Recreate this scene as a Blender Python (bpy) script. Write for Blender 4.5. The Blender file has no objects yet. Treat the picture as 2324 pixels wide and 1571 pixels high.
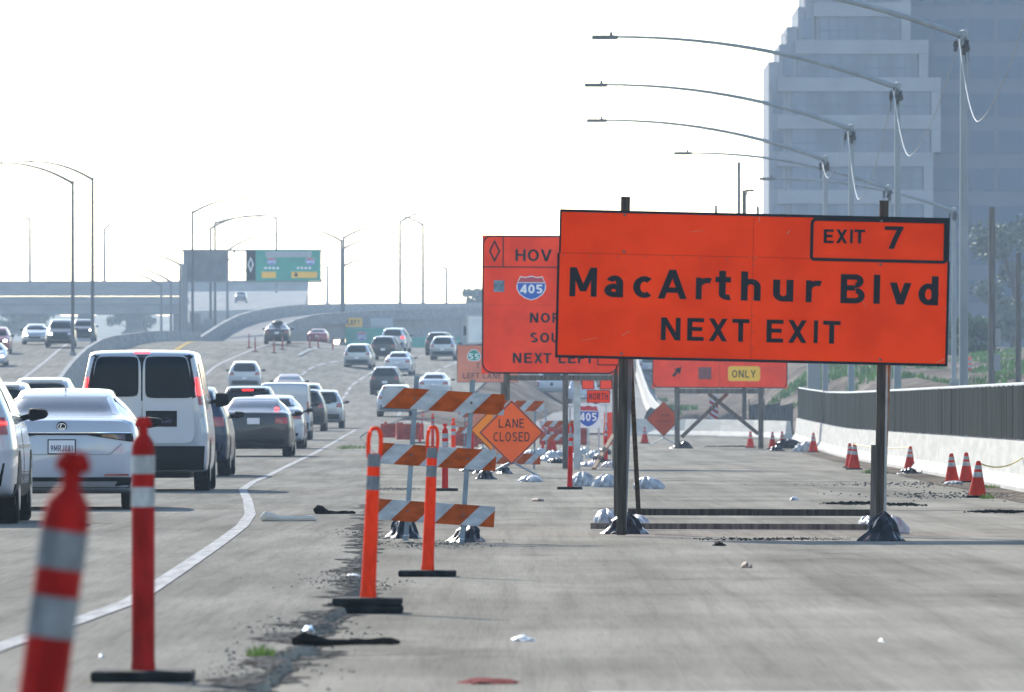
import bpy, bmesh, math, random
import numpy as np
from mathutils import Vector, Matrix
from mathutils.bvhtree import BVHTree
from mathutils import noise as mnoise

random.seed(7)
R = math.radians
SC = bpy.context.scene
COL = SC.collection

# ------------------------------------------------------------------ camera
FPX = 20000.0          # focal length in pixels of a 2324 px wide picture
CX, HY, HC = 1162.0, 958.0, 1.05   # optical axis, horizon row, eye height in metres
cam_d = bpy.data.cameras.new('camera')
cam = bpy.data.objects.new('camera', cam_d)
COL.objects.link(cam)
cam.location = (0, 0, HC)
cam.rotation_euler = (R(90), 0, 0)
cam_d.sensor_width = 36.0
cam_d.lens = FPX / 2324.0 * 36.0
cam_d.shift_y = (HY - 785.5) / 2324.0
cam_d.clip_start = 0.5
cam_d.clip_end = 9000
cam_d.dof.use_dof = True
cam_d.dof.focus_distance = 105.0
cam_d.dof.aperture_fstop = 12.0
SC.camera = cam

# ------------------------------------------------------------------ light
SUN_EL, SUN_AZ = 28.0, -22.0       # azimuth measured from +Y towards +X
w = bpy.data.worlds.new('World'); SC.world = w; w.use_nodes = True
nt = w.node_tree
sky = nt.nodes.new('ShaderNodeTexSky'); sky.sky_type = 'NISHITA'; sky.sun_disc = False
sky.sun_elevation = R(SUN_EL); sky.sun_rotation = R(SUN_AZ)
sky.air_density = 1.0; sky.dust_density = 0.3; sky.ozone_density = 1.2
bg = nt.nodes['Background']; bg.inputs['Strength'].default_value = 0.15
nt.links.new(sky.outputs['Color'], bg.inputs['Color'])
sd = bpy.data.lights.new('sun', 'SUN'); sd.energy = 4.2; sd.angle = R(0.5); sd.color = (1.0, 0.945, 0.865)
sun = bpy.data.objects.new('sun', sd); COL.objects.link(sun)
_d = Vector((-math.sin(R(SUN_AZ)) * math.cos(R(SUN_EL)), -math.cos(R(SUN_AZ)) * math.cos(R(SUN_EL)), -math.sin(R(SUN_EL))))
sun.rotation_euler = _d.to_track_quat('-Z', 'Y').to_euler()
sun.location = (-60, 100, 90)
vs = SC.view_settings
SC.display_settings.display_device = 'sRGB'
vs.view_transform = 'Standard'; vs.look = 'None'; vs.gamma = 1.0; vs.use_curve_mapping = False
vs.exposure = 1.08
SC.cycles.use_denoising = True
try:
    SC.cycles.denoiser = 'OPENIMAGEDENOISE'
except Exception:
    pass
SC.cycles.max_bounces = 6
SC.cycles.diffuse_bounces = 3
SC.cycles.glossy_bounces = 3
SC.cycles.volume_bounces = 1
SC.cycles.sample_clamp_indirect = 6.0
SC.cycles.sample_clamp_direct = 30.0

# ------------------------------------------------------------------ helpers
def PX(px, Y): return (px - CX) * Y / FPX
def PZ(py, Y): return HC - (py - HY) * Y / FPX
def P(px, py, Y): return Vector((PX(px, Y), Y, PZ(py, Y)))

def pchip(xs, ys):
    xs = np.array(xs, float); ys = np.array(ys, float)
    h = np.diff(xs); d = np.diff(ys) / h
    m = np.zeros_like(xs)
    m[0], m[-1] = d[0], d[-1]
    for i in range(1, len(xs) - 1):
        if d[i-1] * d[i] <= 0: m[i] = 0
        else:
            w1 = 2*h[i] + h[i-1]; w2 = h[i] + 2*h[i-1]
            m[i] = (w1 + w2) / (w1/d[i-1] + w2/d[i])
    def f(x):
        x = min(max(x, xs[0]), xs[-1])
        i = min(max(int(np.searchsorted(xs, x) - 1), 0), len(h) - 1)
        t = (x - xs[i]) / h[i]
        return float(ys[i]*(1+2*t)*(1-t)**2 + m[i]*h[i]*t*(1-t)**2 + ys[i+1]*t*t*(3-2*t) + m[i+1]*h[i]*t*t*(t-1))
    return f

def lin(xs, ys): return lambda x: float(np.interp(x, xs, ys))
def sstep(a, b, x):
    t = min(max((x - a) / (b - a), 0.0), 1.0)
    return t*t*(3-2*t)

# ---- materials
MATS = {}
def mat(name, col, rough=0.6, metal=0.0, coat=0.0, emit=None, estr=0.0, spec=0.5, noise=None, bump=None, alpha=None):
    """noise = (scale, darker-factor, lighter-factor, (sx,sy,sz)); bump = (scale, strength)"""
    if name in MATS: return MATS[name]
    m = bpy.data.materials.new(name); m.use_nodes = True
    n = m.node_tree.nodes; l = m.node_tree.links
    b = n['Principled BSDF']
    b.inputs['Base Color'].default_value = (*col, 1)
    b.inputs['Roughness'].default_value = rough
    b.inputs['Metallic'].default_value = metal
    b.inputs['Coat Weight'].default_value = coat
    b.inputs['Coat Roughness'].default_value = 0.06
    b.inputs['Specular IOR Level'].default_value = spec
    if emit:
        b.inputs['Emission Color'].default_value = (*emit, 1)
        b.inputs['Emission Strength'].default_value = estr
    if noise or bump:
        tc = n.new('ShaderNodeTexCoord')
    if noise:
        mp = n.new('ShaderNodeMapping'); l.new(tc.outputs['Object'], mp.inputs['Vector'])
        mp.inputs['Scale'].default_value = noise[3] if len(noise) > 3 else (1, 1, 1)
        t = n.new('ShaderNodeTexNoise'); t.inputs['Scale'].default_value = noise[0]; t.inputs['Detail'].default_value = 6
        l.new(mp.outputs['Vector'], t.inputs['Vector'])
        r = n.new('ShaderNodeValToRGB')
        r.color_ramp.elements[0].position = 0.38; r.color_ramp.elements[1].position = 0.62
        r.color_ramp.elements[0].color = (*[c * noise[1] for c in col], 1)
        r.color_ramp.elements[1].color = (*[min(1, c * noise[2]) for c in col], 1)
        l.new(t.outputs['Fac'], r.inputs['Fac']); l.new(r.outputs['Color'], b.inputs['Base Color'])
    if bump:
        t2 = n.new('ShaderNodeTexNoise'); t2.inputs['Scale'].default_value = bump[0]; t2.inputs['Detail'].default_value = 5
        l.new(tc.outputs['Object'], t2.inputs['Vector'])
        bp = n.new('ShaderNodeBump'); bp.inputs['Strength'].default_value = bump[1]
        l.new(t2.outputs['Fac'], bp.inputs['Height']); l.new(bp.outputs['Normal'], b.inputs['Normal'])
    MATS[name] = m
    return m

def pavement(name, base, specs):
    """worn road surface: specs = list of (scale vec, scale, low, high, factor) multiplied noise layers"""
    m = bpy.data.materials.new(name); m.use_nodes = True
    n = m.node_tree.nodes; l = m.node_tree.links
    b = n['Principled BSDF']; b.inputs['Roughness'].default_value = 0.93; b.inputs['Specular IOR Level'].default_value = 0.0
    g = n.new('ShaderNodeNewGeometry')
    prev = None
    for (sv, sc, lo, hi, k) in specs:
        mp = n.new('ShaderNodeMapping'); l.new(g.outputs['Position'], mp.inputs['Vector']); mp.inputs['Scale'].default_value = sv
        t = n.new('ShaderNodeTexNoise'); t.inputs['Scale'].default_value = sc; t.inputs['Detail'].default_value = 7; t.inputs['Roughness'].default_value = 0.62
        l.new(mp.outputs['Vector'], t.inputs['Vector'])
        mr = n.new('ShaderNodeMapRange'); mr.inputs['From Min'].default_value = lo; mr.inputs['From Max'].default_value = hi
        mr.inputs['To Min'].default_value = k; mr.inputs['To Max'].default_value = 1.0
        l.new(t.outputs['Fac'], mr.inputs['Value'])
        if prev is None: prev = mr.outputs['Result']
        else:
            mu = n.new('ShaderNodeMath'); mu.operation = 'MULTIPLY'
            l.new(prev, mu.inputs[0]); l.new(mr.outputs['Result'], mu.inputs[1]); prev = mu.outputs[0]
    mx = n.new('ShaderNodeVectorMath'); mx.operation = 'SCALE'; mx.inputs[0].default_value = base
    l.new(prev, mx.inputs['Scale']); l.new(mx.outputs['Vector'], b.inputs['Base Color'])
    tb = n.new('ShaderNodeTexNoise'); tb.inputs['Scale'].default_value = 12; tb.inputs['Detail'].default_value = 4
    l.new(g.outputs['Position'], tb.inputs['Vector'])
    bp = n.new('ShaderNodeBump'); bp.inputs['Strength'].default_value = 0.12; bp.inputs['Distance'].default_value = 0.01
    l.new(tb.outputs['Fac'], bp.inputs['Height']); l.new(bp.outputs['Normal'], b.inputs['Normal'])
    MATS[name] = m
    return m

# ---- mesh collector
class MB:
    def __init__(s): s.v = []; s.f = []
    def add(s, vs, fs):
        o = len(s.v); s.v += [tuple(p) for p in vs]; s.f += [tuple(i + o for i in f) for f in fs]; return s
    def box(s, x0, x1, y0, y1, z0, z1):
        return s.add([(x0,y0,z0),(x1,y0,z0),(x1,y1,z0),(x0,y1,z0),(x0,y0,z1),(x1,y0,z1),(x1,y1,z1),(x0,y1,z1)],
                     [(0,3,2,1),(4,5,6,7),(0,1,5,4),(1,2,6,5),(2,3,7,6),(3,0,4,7)])
    def bevbox(s, x0, x1, y0, y1, z0, z1, b):
        bm = bmesh.new(); bmesh.ops.create_cube(bm, size=1)
        for v in bm.verts:
            v.co = Vector(((x0+x1)/2 + v.co.x*(x1-x0), (y0+y1)/2 + v.co.y*(y1-y0), (z0+z1)/2 + v.co.z*(z1-z0)))
        bmesh.ops.bevel(bm, geom=bm.edges[:], offset=b, segments=2, affect='EDGES', profile=0.5)
        bm.verts.index_update()
        s.add([v.co[:] for v in bm.verts], [[v.index for v in f.verts] for f in bm.faces]); bm.free(); return s
    def bar(s, p0, p1, w, h=None, up=(0,0,1)):
        h = h or w
        p0, p1 = Vector(p0), Vector(p1); d = (p1-p0).normalized(); up = Vector(up)
        if abs(d.dot(up)) > 0.98: up = Vector((0,1,0))
        sx = d.cross(up).normalized(); uz = sx.cross(d)
        c = []
        for q in (p0, p1):
            c += [q - sx*w/2 - uz*h/2, q + sx*w/2 - uz*h/2, q + sx*w/2 + uz*h/2, q - sx*w/2 + uz*h/2]
        return s.add(c, [(0,3,2,1),(4,5,6,7),(0,1,5,4),(1,2,6,5),(2,3,7,6),(3,0,4,7)])
    def tube(s, pts, rs, n=10, cap=True):
        pts = [Vector(p) for p in pts]
        if not isinstance(rs, (list, tuple)): rs = [rs]*len(pts)
        rings = []; o = len(s.v)
        for i, p in enumerate(pts):
            d = (pts[min(i+1, len(pts)-1)] - pts[max(i-1, 0)]).normalized()
            up = Vector((0,0,1)) if abs(d.z) < 0.9 else Vector((1,0,0))
            a = d.cross(up).normalized(); b = a.cross(d)
            for k in range(n):
                t = 2*math.pi*k/n
                s.v.append(tuple(p + (a*math.cos(t) + b*math.sin(t))*rs[i]))
        for i in range(len(pts)-1):
            for k in range(n):
                k2 = (k+1) % n
                s.f.append((o+i*n+k, o+i*n+k2, o+(i+1)*n+k2, o+(i+1)*n+k))
        if cap:
            s.f.append(tuple(o+k for k in range(n-1,-1,-1))); s.f.append(tuple(o+(len(pts)-1)*n+k for k in range(n)))
        return s
    def lathe(s, prof, n=16, c=(0,0)):
        vs = []; fs = []; m = len(prof)
        for r, z in prof:
            for k in range(n):
                t = 2*math.pi*k/n; vs.append((c[0]+max(r,1e-4)*math.cos(t), c[1]+max(r,1e-4)*math.sin(t), z))
        for i in range(m-1):
            for k in range(n):
                k2 = (k+1) % n; fs.append((i*n+k, i*n+k2, (i+1)*n+k2, (i+1)*n+k))
        fs.append(tuple(range(n-1,-1,-1))); fs.append(tuple((m-1)*n+k for k in range(n)))
        return s.add(vs, fs)
    def poly(s, pts2, y, depth, ax='xz'):
        """extrude a flat outline (x,z) from y to y+depth"""
        n = len(pts2)
        vs = [(x, y, z) for x, z in pts2] + [(x, y+depth, z) for x, z in pts2]
        fs = [tuple(range(n)), tuple(range(2*n-1, n-1, -1))]
        fs += [(i, i+n, (i+1) % n + n, (i+1) % n) for i in range(n)]
        return s.add(vs, fs)
    def xf(s, M):
        s.v = [tuple(M @ Vector(p)) for p in s.v]; return s
    def build(s, name, m, parent=None, smooth=False, **kw):
        me = bpy.data.meshes.new(name); me.from_pydata(s.v, [], s.f); me.update()
        bm = bmesh.new(); bm.from_mesh(me)
        bmesh.ops.recalc_face_normals(bm, faces=bm.faces[:]); bm.to_mesh(me); bm.free()
        me.materials.append(m if not isinstance(m, str) else MATS[m])
        if smooth:
            me.polygons.foreach_set('use_smooth', [True]*len(me.polygons))
            try: me.set_sharp_from_angle(angle=R(38))
            except Exception: pass
        o = bpy.data.objects.new(name, me); COL.objects.link(o)
        if parent: o.parent = parent
        return tag(o, **kw)

def tag(o, label=None, cat=None, group=None, kind=None):
    if label: o['label'] = label
    if cat: o['category'] = cat
    if group: o['group'] = group
    if kind: o['kind'] = kind
    return o
def thing(name, label, cat, loc=(0,0,0), rz=0.0, group=None, rot=None):
    o = bpy.data.objects.new(name, None); COL.objects.link(o)
    o.empty_display_size = 0.2
    o.location = loc; o.rotation_euler = rot if rot else (0, 0, rz)
    return tag(o, label, cat, group)
def copy_thing(src, loc, label=None, rz=None, group=None):
    r = src.copy(); COL.objects.link(r); r.location = loc
    if rz is not None: r.rotation_euler = (0, 0, rz)
    if label: r['label'] = label
    if group: r['group'] = group
    for ch in list(src.children):
        c = ch.copy(); COL.objects.link(c); c.parent = r
        for g in list(ch.children):
            d = g.copy(); COL.objects.link(d); d.parent = c
    return r

# ------------------------------------------------------------------ terrain
ZL = pchip([0,150,215,300,385,460,533,575,610,640,770,1000,1500,3300],
           [0,0,.20,.42,.75,1.55,2.9,4.0,5.0,5.7,7.5,9.6,13.5,15])
ZR = pchip([0,260,320,425,588,700,800,1200,3300],[0,0,.12,.45,2.0,3.6,5.0,7.5,12])
RE = pchip([0,48,87,150,228,370,450,510,583,612,700,800,900,1200],
           [-1.0,-1.0,-1.45,-2.4,-3.6,-6.0,-5.2,-2.8,-1.2,-0.2,3.5,10,19,40])   # right edge of the running lanes
LIFT = pchip([0,430,520,620,700,790,3300],[0,0,.6,1.15,.8,.2,0])
BERM = pchip([0,300,380,440,600,900,3300],[0,0,1.6,2.6,3.2,2.5,1])
def ground(X, Y):
    e = RE(Y)
    t = sstep(e + 1.0, e + 5.0, X)
    z = ZL(Y)*(1-t) + ZR(Y)*t
    z += LIFT(Y)*sstep(-11, -16, X)
    z += BERM(Y)*sstep(13.4, 19.0, X)*(1 + 0.12*math.sin(X*0.9 + Y*0.05))
    return z
def seg(a, b, d):
    n = max(1, int(round((b-a)/d))); return [a + (b-a)*i/n for i in range(n)]
def sheet(name, ys, xl, xr, nx, off, m, edge=None, skirt=0, **kw):
    mb = MB(); rows = []
    for Y in ys:
        a, b = xl(Y), xr(Y)
        if edge: b += edge(Y)
        row = []
        for i in range(nx+1):
            X = a + (b-a)*i/nx
            row.append(len(mb.v)); mb.v.append((X, Y, ground(X, Y) + off))
        if skirt:
            row.append(len(mb.v)); mb.v.append((b + .03, Y, ground(b, Y) + off - skirt))
        rows.append(row)
    for r0, r1 in zip(rows, rows[1:]):
        for i in range(len(r0)-1):
            mb.f.append((r0[i], r0[i+1], r1[i+1], r1[i]))
    return mb.build(name, m, smooth=True, **kw)

GRD = 0.05   # running lanes lie this much above the terrain sheet
pavement('asphalt_lanes', (0.285, 0.268, 0.230), [((1,.05,1), 2.0, .40, .60, .78), ((9,.12,1), 1.0, .36, .50, .86), ((.3,.15,1), .6, .38, .6, .84), ((80,.9,1), 1.0, .36, .54, .80)])
pavement('asphalt_closed', (0.325, 0.303, 0.254), [((.5,.10,1), 1.1, .36, .62, .74), ((9,.10,1), 1.0, .34, .50, .86), ((.10,.35,1), .6, .38, .58, .84), ((1.6,.03,1), .8, .38, .58, .78), ((70,.8,1), 1.0, .34, .54, .86), ((.7,.25,1), .8, .30, .42, .70)])
pavement('concrete_road', (0.30, 0.29, 0.27), [((.5,.03,1), 1.0, .35, .65, .82), ((.1,.3,1), .6, .4, .6, .86)])
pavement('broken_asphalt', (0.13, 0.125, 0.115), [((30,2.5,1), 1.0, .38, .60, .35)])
pavement('tar_seal', (0.215, 0.205, 0.185), [((4,.6,1), 1.0, .35, .62, .6)])
pavement('dirt', (0.24, 0.205, 0.17), [((.5,.2,1), 1.0, .4, .6, .6), ((.1,.1,1), 1.0, .4, .6, .65), ((.02,.03,1), 1.0, .4, .6, .8)])
pavement('concrete_strip', (0.47, 0.455, 0.41), [((.5,.3,1), 1.0, .35, .65, .82), ((30,1,1), 1.0, .36, .52, .82)])

yy = seg(-60,40,10)+seg(40,320,8)+seg(320,800,8)+seg(800,1600,40)+seg(1600,3200,160)+[3200]
xs_ = list(np.arange(-60, 60.1, 2.0)); xs_ = [-1400,-700,-350,-200,-120,-85] + xs_ + [85,120,200,350,700,1400]
mb = MB()
for Y in yy:
    for X in xs_: mb.v.append((X, Y, ground(X, Y) - 0.10))
nx = len(xs_)
for j in range(len(yy)-1):
    for i in range(nx-1): mb.f.append((j*nx+i, j*nx+i+1, (j+1)*nx+i+1, (j+1)*nx+i))
mb.build('ground', 'dirt', smooth=True, kind='structure')

def ragged(Y):
    if Y > 330: return 0
    s = 0.5*mnoise.noise(Vector((Y*0.9, 3.1, 0))) + 0.35*mnoise.noise(Vector((Y*2.7, 9.2, 0))) + 0.2*mnoise.noise(Vector((Y*6.1, 1.2, 0)))
    return 0.22*s
ysn = seg(14,60,.12)+seg(60,110,.3)+seg(110,330,1.5)+seg(330,780,6)+[780]
LFT = lin([0,400,560,700,790],[-42,-42,-42,-42,-42])
sheet('freeway_road', ysn, LFT, RE, 14, 0.0, 'asphalt_lanes', edge=ragged, skirt=.09, kind='structure')
BAR = lin([0,136,300,385,430],[5.6,7.92,10.6,12.2,13.0])     # foot line of the fence barrier
sheet('closed_pavement', seg(14,330,3)+seg(330,430,6)+[430], lambda Y: RE(Y)-0.9, lambda Y: BAR(Y)+0.4, 10, -0.045, 'asphalt_closed', kind='structure')
sheet('concrete_strip', seg(24,35.5,1)+[35.5], lambda Y: .32+.02*(35-Y), lambda Y: 3.5, 6, -0.036, 'concrete_strip', kind='structure')
sheet('exit_road', seg(432,840,8)+[840], lambda Y: RE(Y)+4.5, lambda Y: 9.2+ (Y-430)*.007, 6, 0.02, 'concrete_road', kind='structure')
sheet('dirt_verge', seg(42,384,3)+[384], lambda Y: BAR(Y)-.75+.2*mnoise.noise(Vector((Y*.5,0,4)))+.1*mnoise.noise(Vector((Y*2.1,0,7))), lambda Y: BAR(Y)+.2, 3, -0.038, 'dirt', kind='structure')
nz = lambda a, b: mnoise.noise(Vector((a, b, 3.3)))
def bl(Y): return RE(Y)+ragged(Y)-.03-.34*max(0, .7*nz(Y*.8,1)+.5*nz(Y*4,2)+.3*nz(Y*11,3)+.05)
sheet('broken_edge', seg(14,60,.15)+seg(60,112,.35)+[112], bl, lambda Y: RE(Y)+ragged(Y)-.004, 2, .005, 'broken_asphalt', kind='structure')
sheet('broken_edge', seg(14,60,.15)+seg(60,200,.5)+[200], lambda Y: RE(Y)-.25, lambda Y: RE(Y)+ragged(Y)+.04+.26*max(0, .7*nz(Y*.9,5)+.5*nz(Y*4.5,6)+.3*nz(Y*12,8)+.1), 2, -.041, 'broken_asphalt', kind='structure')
# sealed cracks and joints
def crack(x0, y0, x1, y1, wx, wy, seed, off=-.040):
    mb = MB(); n = max(8, int(math.hypot(x1-x0, (y1-y0))*3)); pv_ = None
    for k in range(n+1):
        t = k/n; X = x0+(x1-x0)*t + wx*3*mnoise.noise(Vector((t*6,seed,0))); Y = y0+(y1-y0)*t + wy*2.5*mnoise.noise(Vector((t*9,seed,5)))
        hx, hy = (wx*.5, 0) if abs(y1-y0) > abs(x1-x0)*3 else (0, wy*.5)
        m_ = .5+.8*abs(mnoise.noise(Vector((t*11,seed,9)))); a = len(mb.v)
        mb.v += [(X-hx*m_, Y-hy*m_, ground(X,Y)+off), (X+hx*m_, Y+hy*m_, ground(X,Y)+off)]
        if pv_ is not None: mb.f.append((pv_, pv_+1, a+1, a))
        pv_ = a
    return mb.build('crack_seal', 'tar_seal', kind='structure')
crack(1.0,112,7.4,108,.03,.7,5); crack(1.4,165,8.2,160,.03,1.0,7)
# ------------------------------------------------------------------ road markings
mat('line_white', (.41,.40,.38), .9, spec=0, noise=(4, .80, 1.08, (3,.2,1)))
mat('line_yellow', (.52,.36,.12), .9, spec=0, noise=(3, .8, 1.05, (1,.05,1)))
def marking(name, pts, width, m, off=.006, **kw):
    """painted line through (Y, X) points, following the road surface"""
    xf = (lin if name == 'edge_line' else pchip)([p[0] for p in pts], [p[1] for p in pts])
    y0, y1 = pts[0][0], pts[-1][0]
    mb = MB(); Y = y0; prev = None
    while Y <= y1 + 1e-6:
        X = xf(Y)
        a = len(mb.v)
        for dx in (-width/2, width/2): mb.v.append((X+dx, Y, ground(X+dx, Y)+off))
        if prev is not None: mb.f.append((prev, prev+1, a+1, a))
        prev = a
        Y += 1.0 if y1 - y0 > 12 else max(.5, (y1-y0)/4)
    return mb.build(name, m, kind='structure', **kw)
def on_ground(px, py, lift=0.0):
    Y = 15.0
    while Y < 900:
        if HC - ground(PX(px,Y),Y) - lift <= (py-HY)*Y/FPX: break
        Y *= 1.01
    a, b = Y/1.01, Y
    for _ in range(20):
        m_ = (a+b)/2
        if HC - ground(PX(px,m_),m_) - lift <= (py-HY)*m_/FPX: b = m_
        else: a = m_
    return b
def elp(px, py):
    Y = on_ground(px, py); return (Y, PX(px, Y))
marking('edge_line', [(20,-2.6)]+[elp(*q) for q in ((0,1470),(150,1420),(300,1366),(400,1300),(500,1232),(550,1194),(568,1168),(562,1135),(550,1112),(575,1094),(640,1064),(705,1034))]+[(330,-6.3),(380,-6.75)], .128, 'line_white')
# worn lane dashes of the far lanes
for lane, (pts, y0, y1) in enumerate([
        ([(380,-10.1),(450,-10.3),(510,-9.8),(547,-11.5+1.5),(575,-9.6),(612,-8.6),(720,-3.5)], 390, 720),
        ([(380,-13.7),(450,-13.9),(510,-13.6),(575,-13.3),(612,-12.3),(720,-7.2)], 400, 720),
        ([(430,-5.6),(470,-5.9),(510,-6.0),(583,-5.2),(612,-4.2),(720,.4)], 440, 720)]):
    xf = pchip([p[0] for p in pts], [p[1] for p in pts])
    Y = y0
    while Y < y1:
        marking('lane_dash', [(Y, xf(Y)), (Y+5, xf(Y+5)), (Y+10.5, xf(Y+10.5))], .2, 'line_white', off=.012)
        Y += 14.6
marking('lane_line', [(400,-17.9),(470,-18.6),(560,-19),(600,-18),(630,-17),(660,-15.6),(720,-12)], .22, 'line_white', off=.012)
marking('ramp_edge_line', [(600,-14.5),(650,-14.0),(700,-13.0),(760,-10.5)], .22, 'line_white', off=.012)
marking('ramp_yellow_line', [(500,-22.5),(600,-23),(700,-24.2),(770,-24.6)], .3, 'line_yellow', off=.012)
marking('median_line', [(330,-27),(450,-28.5),(600,-31),(760,-36)], .22, 'line_white', off=.012)

# ------------------------------------------------------------------ concrete barriers
mat('barrier_white', (.47,.455,.415), .9, spec=.05, noise=(1.2, .86, 1.04, (1,.35,4)), bump=(30,.15))
mat('barrier_grey', (.25,.253,.252), .95, spec=.05, noise=(1.0, .75, 1.1, (1,.4,3)), bump=(25,.2))
mat('galv', (.42,.44,.45), .5, .5, noise=(6,.85,1.1))
mat('screen', (.046,.05,.047), 1.0, spec=0, noise=(3,.7,1.3,(1,1.0,.08)))
mat('joint', (.06,.06,.06), .9)
KPROF = [(-.30,0),(-.30,.07),(-.15,.26),(-.09,.80),(.09,.80),(.15,.26),(.30,.07),(.30,0)]
def krail_seg(mb, p0, p1, hs=(1,1), zs=None, prof=KPROF):
    p0, p1 = Vector(p0), Vector(p1); d = (p1-p0); d.z = 0; d.normalize(); nrm = Vector((d.y, -d.x, 0))
    vs = []
    for q, h in ((p0, hs[0]), (p1, hs[1])):
        for x, z in prof: vs.append(q + nrm*x + Vector((0,0,z*h)))
    n = len(prof)
    mb.add(vs, [tuple(range(n)), tuple(range(2*n-1, n-1, -1))] + [(i, i+n, (i+1) % n + n, (i+1) % n) for i in range(n)])

# fence barrier beside the closed pavement
fb = thing('fence_barrier', 'white concrete barrier topped by grey screened chain link fence', 'barrier', (0,0,0))
ys = [44,83,122,183,243,300,345,384]
hw = lambda Y: np.interp(Y, [136,300,385], [.74,.86,.92]) + .0
for a, b in zip(ys, ys[1:]):
    mb = MB(); k = max(1, int((b-a)/12)); 
    for i in range(k):
        u, v = a + (b-a)*i/k, a + (b-a)*(i+1)/k
        krail_seg(mb, (BAR(u)+.30, u + (.04 if i == 0 else 0), ground(BAR(u),u)-.05), (BAR(v)+.30, v - (.04 if i == k-1 else 0), ground(BAR(v),v)-.05), (hw(u)/.8*1.06, hw(v)/.8*1.06))
    mb.build('wall_segment', 'barrier_white', fb)
mb = MB()
krail_seg(mb, (BAR(384)+.3, 384.05, ground(12,384)-.05), (BAR(391)+.4, 391, ground(12,391)-.05), (1.1,.45)); mb.build('sloped_end', 'barrier_white', fb)
mb = MB(); krail_seg(mb, (BAR(299.9)+.30, 299.9, ground(10.6,300)-.05), (BAR(300.1)+.30, 300.1, ground(10.6,300)-.05), (1.10,1.10)); mb.build('expansion_joint', 'joint', fb)
ht = lambda Y: np.interp(Y, [136,310,385], [1.63,2.02,2.35]) + ground(BAR(Y),Y)*.6
hw0 = hw
hw = lambda Y: hw0(Y) + ground(BAR(Y),Y)
Y = 43.7; i = 0
while Y < 383:
    x = BAR(Y)+.30
    MB().tube([(x+.06, Y, hw(Y)), (x+.06, Y, ht(Y)+.04)], .03, 8).build('fence_post', 'galv', fb)
    Y2 = min(Y+6.1, 383); x2 = BAR(Y2)+.30
    mb = MB(); n = 6
    for k in range(n):
        u, v = Y+.004+(Y2-Y-.008)*k/n, Y+.004+(Y2-Y-.008)*(k+1)/n
        o1, o2 = .03*math.sin(k*1.1+i), .03*math.sin((k+1)*1.1+i)
        xa, xb = BAR(u)+.27+o1*.4, BAR(v)+.27+o2*.4
        mb.add([(xa,u,hw(u)+.02),(xb,v,hw(v)+.02),(xb,v,ht(v)+.012*math.sin(v*3)),(xa,u,ht(u)+.012*math.sin(u*3)),
                (xa+.02,u,hw(u)+.02),(xb+.02,v,hw(v)+.02),(xb+.02,v,ht(v)+.012*math.sin(v*3)),(xa+.02,u,ht(u)+.012*math.sin(u*3))],
               [(0,1,2,3),(7,6,5,4),(3,2,6,7),(0,4,5,1)] + ([(0,3,7,4)] if k == 0 else []) + ([(1,5,6,2)] if k == n-1 else []))
    mb.build('screen_panel', 'screen', fb)
    Y = Y2; i += 1
mb = MB(); Y = 43.7
while Y < 383:      # twisted wire ends along the top of the mesh
    x = BAR(Y)+.29; z = ht(Y)
    mb.add([(x-.01,Y-.02,z-.02),(x+.015,Y,z-.02),(x,Y+.05,z+.055),(x+.01,Y-.05,z+.05)], [(0,1,2),(0,1,3),(1,2,3),(0,2,3)])
    Y += .40
mb.build('wire_twist_edge', 'galv', fb, kind='stuff')

# temporary rail across the end of the closed lanes
cr = thing('cross_barrier', 'pale temporary concrete rail crossing behind the ONLY sign', 'barrier', (0,0,0))
pts = [P(1395,991,425), P(1480,989,422), P(1560,987,418), P(1640,984,412), P(1715,979,405), P(1790,974,392)]
for p0, p1 in zip(pts, pts[1:]):
    mb = MB(); q0 = p0 + (p1-p0)*.004; q1 = p1 - (p1-p0)*.004
    for q in (q0, q1): q.z = ground(q.x, q.y)-.03
    krail_seg(mb, q0, q1, (1.0,1.0)); mb.build('rail_segment', 'barrier_white', cr)
# rail along the lower road, seen past the big sign post
lr = thing('ramp_barrier', 'long sunlit white rail beside the lower road', 'barrier', (0,0,0))
pts = [(8.2,478),(8.7,540),(9.4,610),(10.2,680),(10.9,760),(11.6,830)]
for (x0,y0),(x1,y1) in zip(pts, pts[1:]):
    mb = MB(); krail_seg(mb, (x0,y0+.15,ground(x0,y0)), (x1,y1-.15,ground(x1,y1)), (1.15,1.15)); mb.build('rail_segment', 'barrier_white', lr)
# median wall
mw = thing('median_wall', 'grey concrete median wall curving between both directions of traffic', 'wall', (0,0,0))
med = [(300,118,884),(420,124,868),(500,172,812),(560,212,780),(600,252,763),(640,325,757),(680,392,764),(712,450,783)]
mxf = pchip([m[0] for m in med], [PX(m[1], m[0]) for m in med]); mzf = pchip([m[0] for m in med], [PZ(m[2], m[0]) for m in med])
yv = list(range(300, 712, 20)) + [712]
for a, b in zip(yv, yv[1:]):
    x0, x1 = mxf(a), mxf(b); g0, g1 = ground(x0,a)-.2, ground(x1,b)-.2
    z0, z1 = max(mzf(a), g0+1.0), max(mzf(b), g1+1.0)
    MB().add([(x0-.45,a+.02,g0),(x0+.35,a+.02,g0),(x0+.12,a+.02,z0),(x0-.12,a+.02,z0),(x1-.45,b-.02,g1),(x1+.35,b-.02,g1),(x1+.12,b-.02,z1),(x1-.12,b-.02,z1)],
             [(0,1,2,3),(7,6,5,4),(0,4,5,1),(1,5,6,2),(2,6,7,3),(3,7,4,0)]).build('wall_segment', 'barrier_grey', mw)

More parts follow.
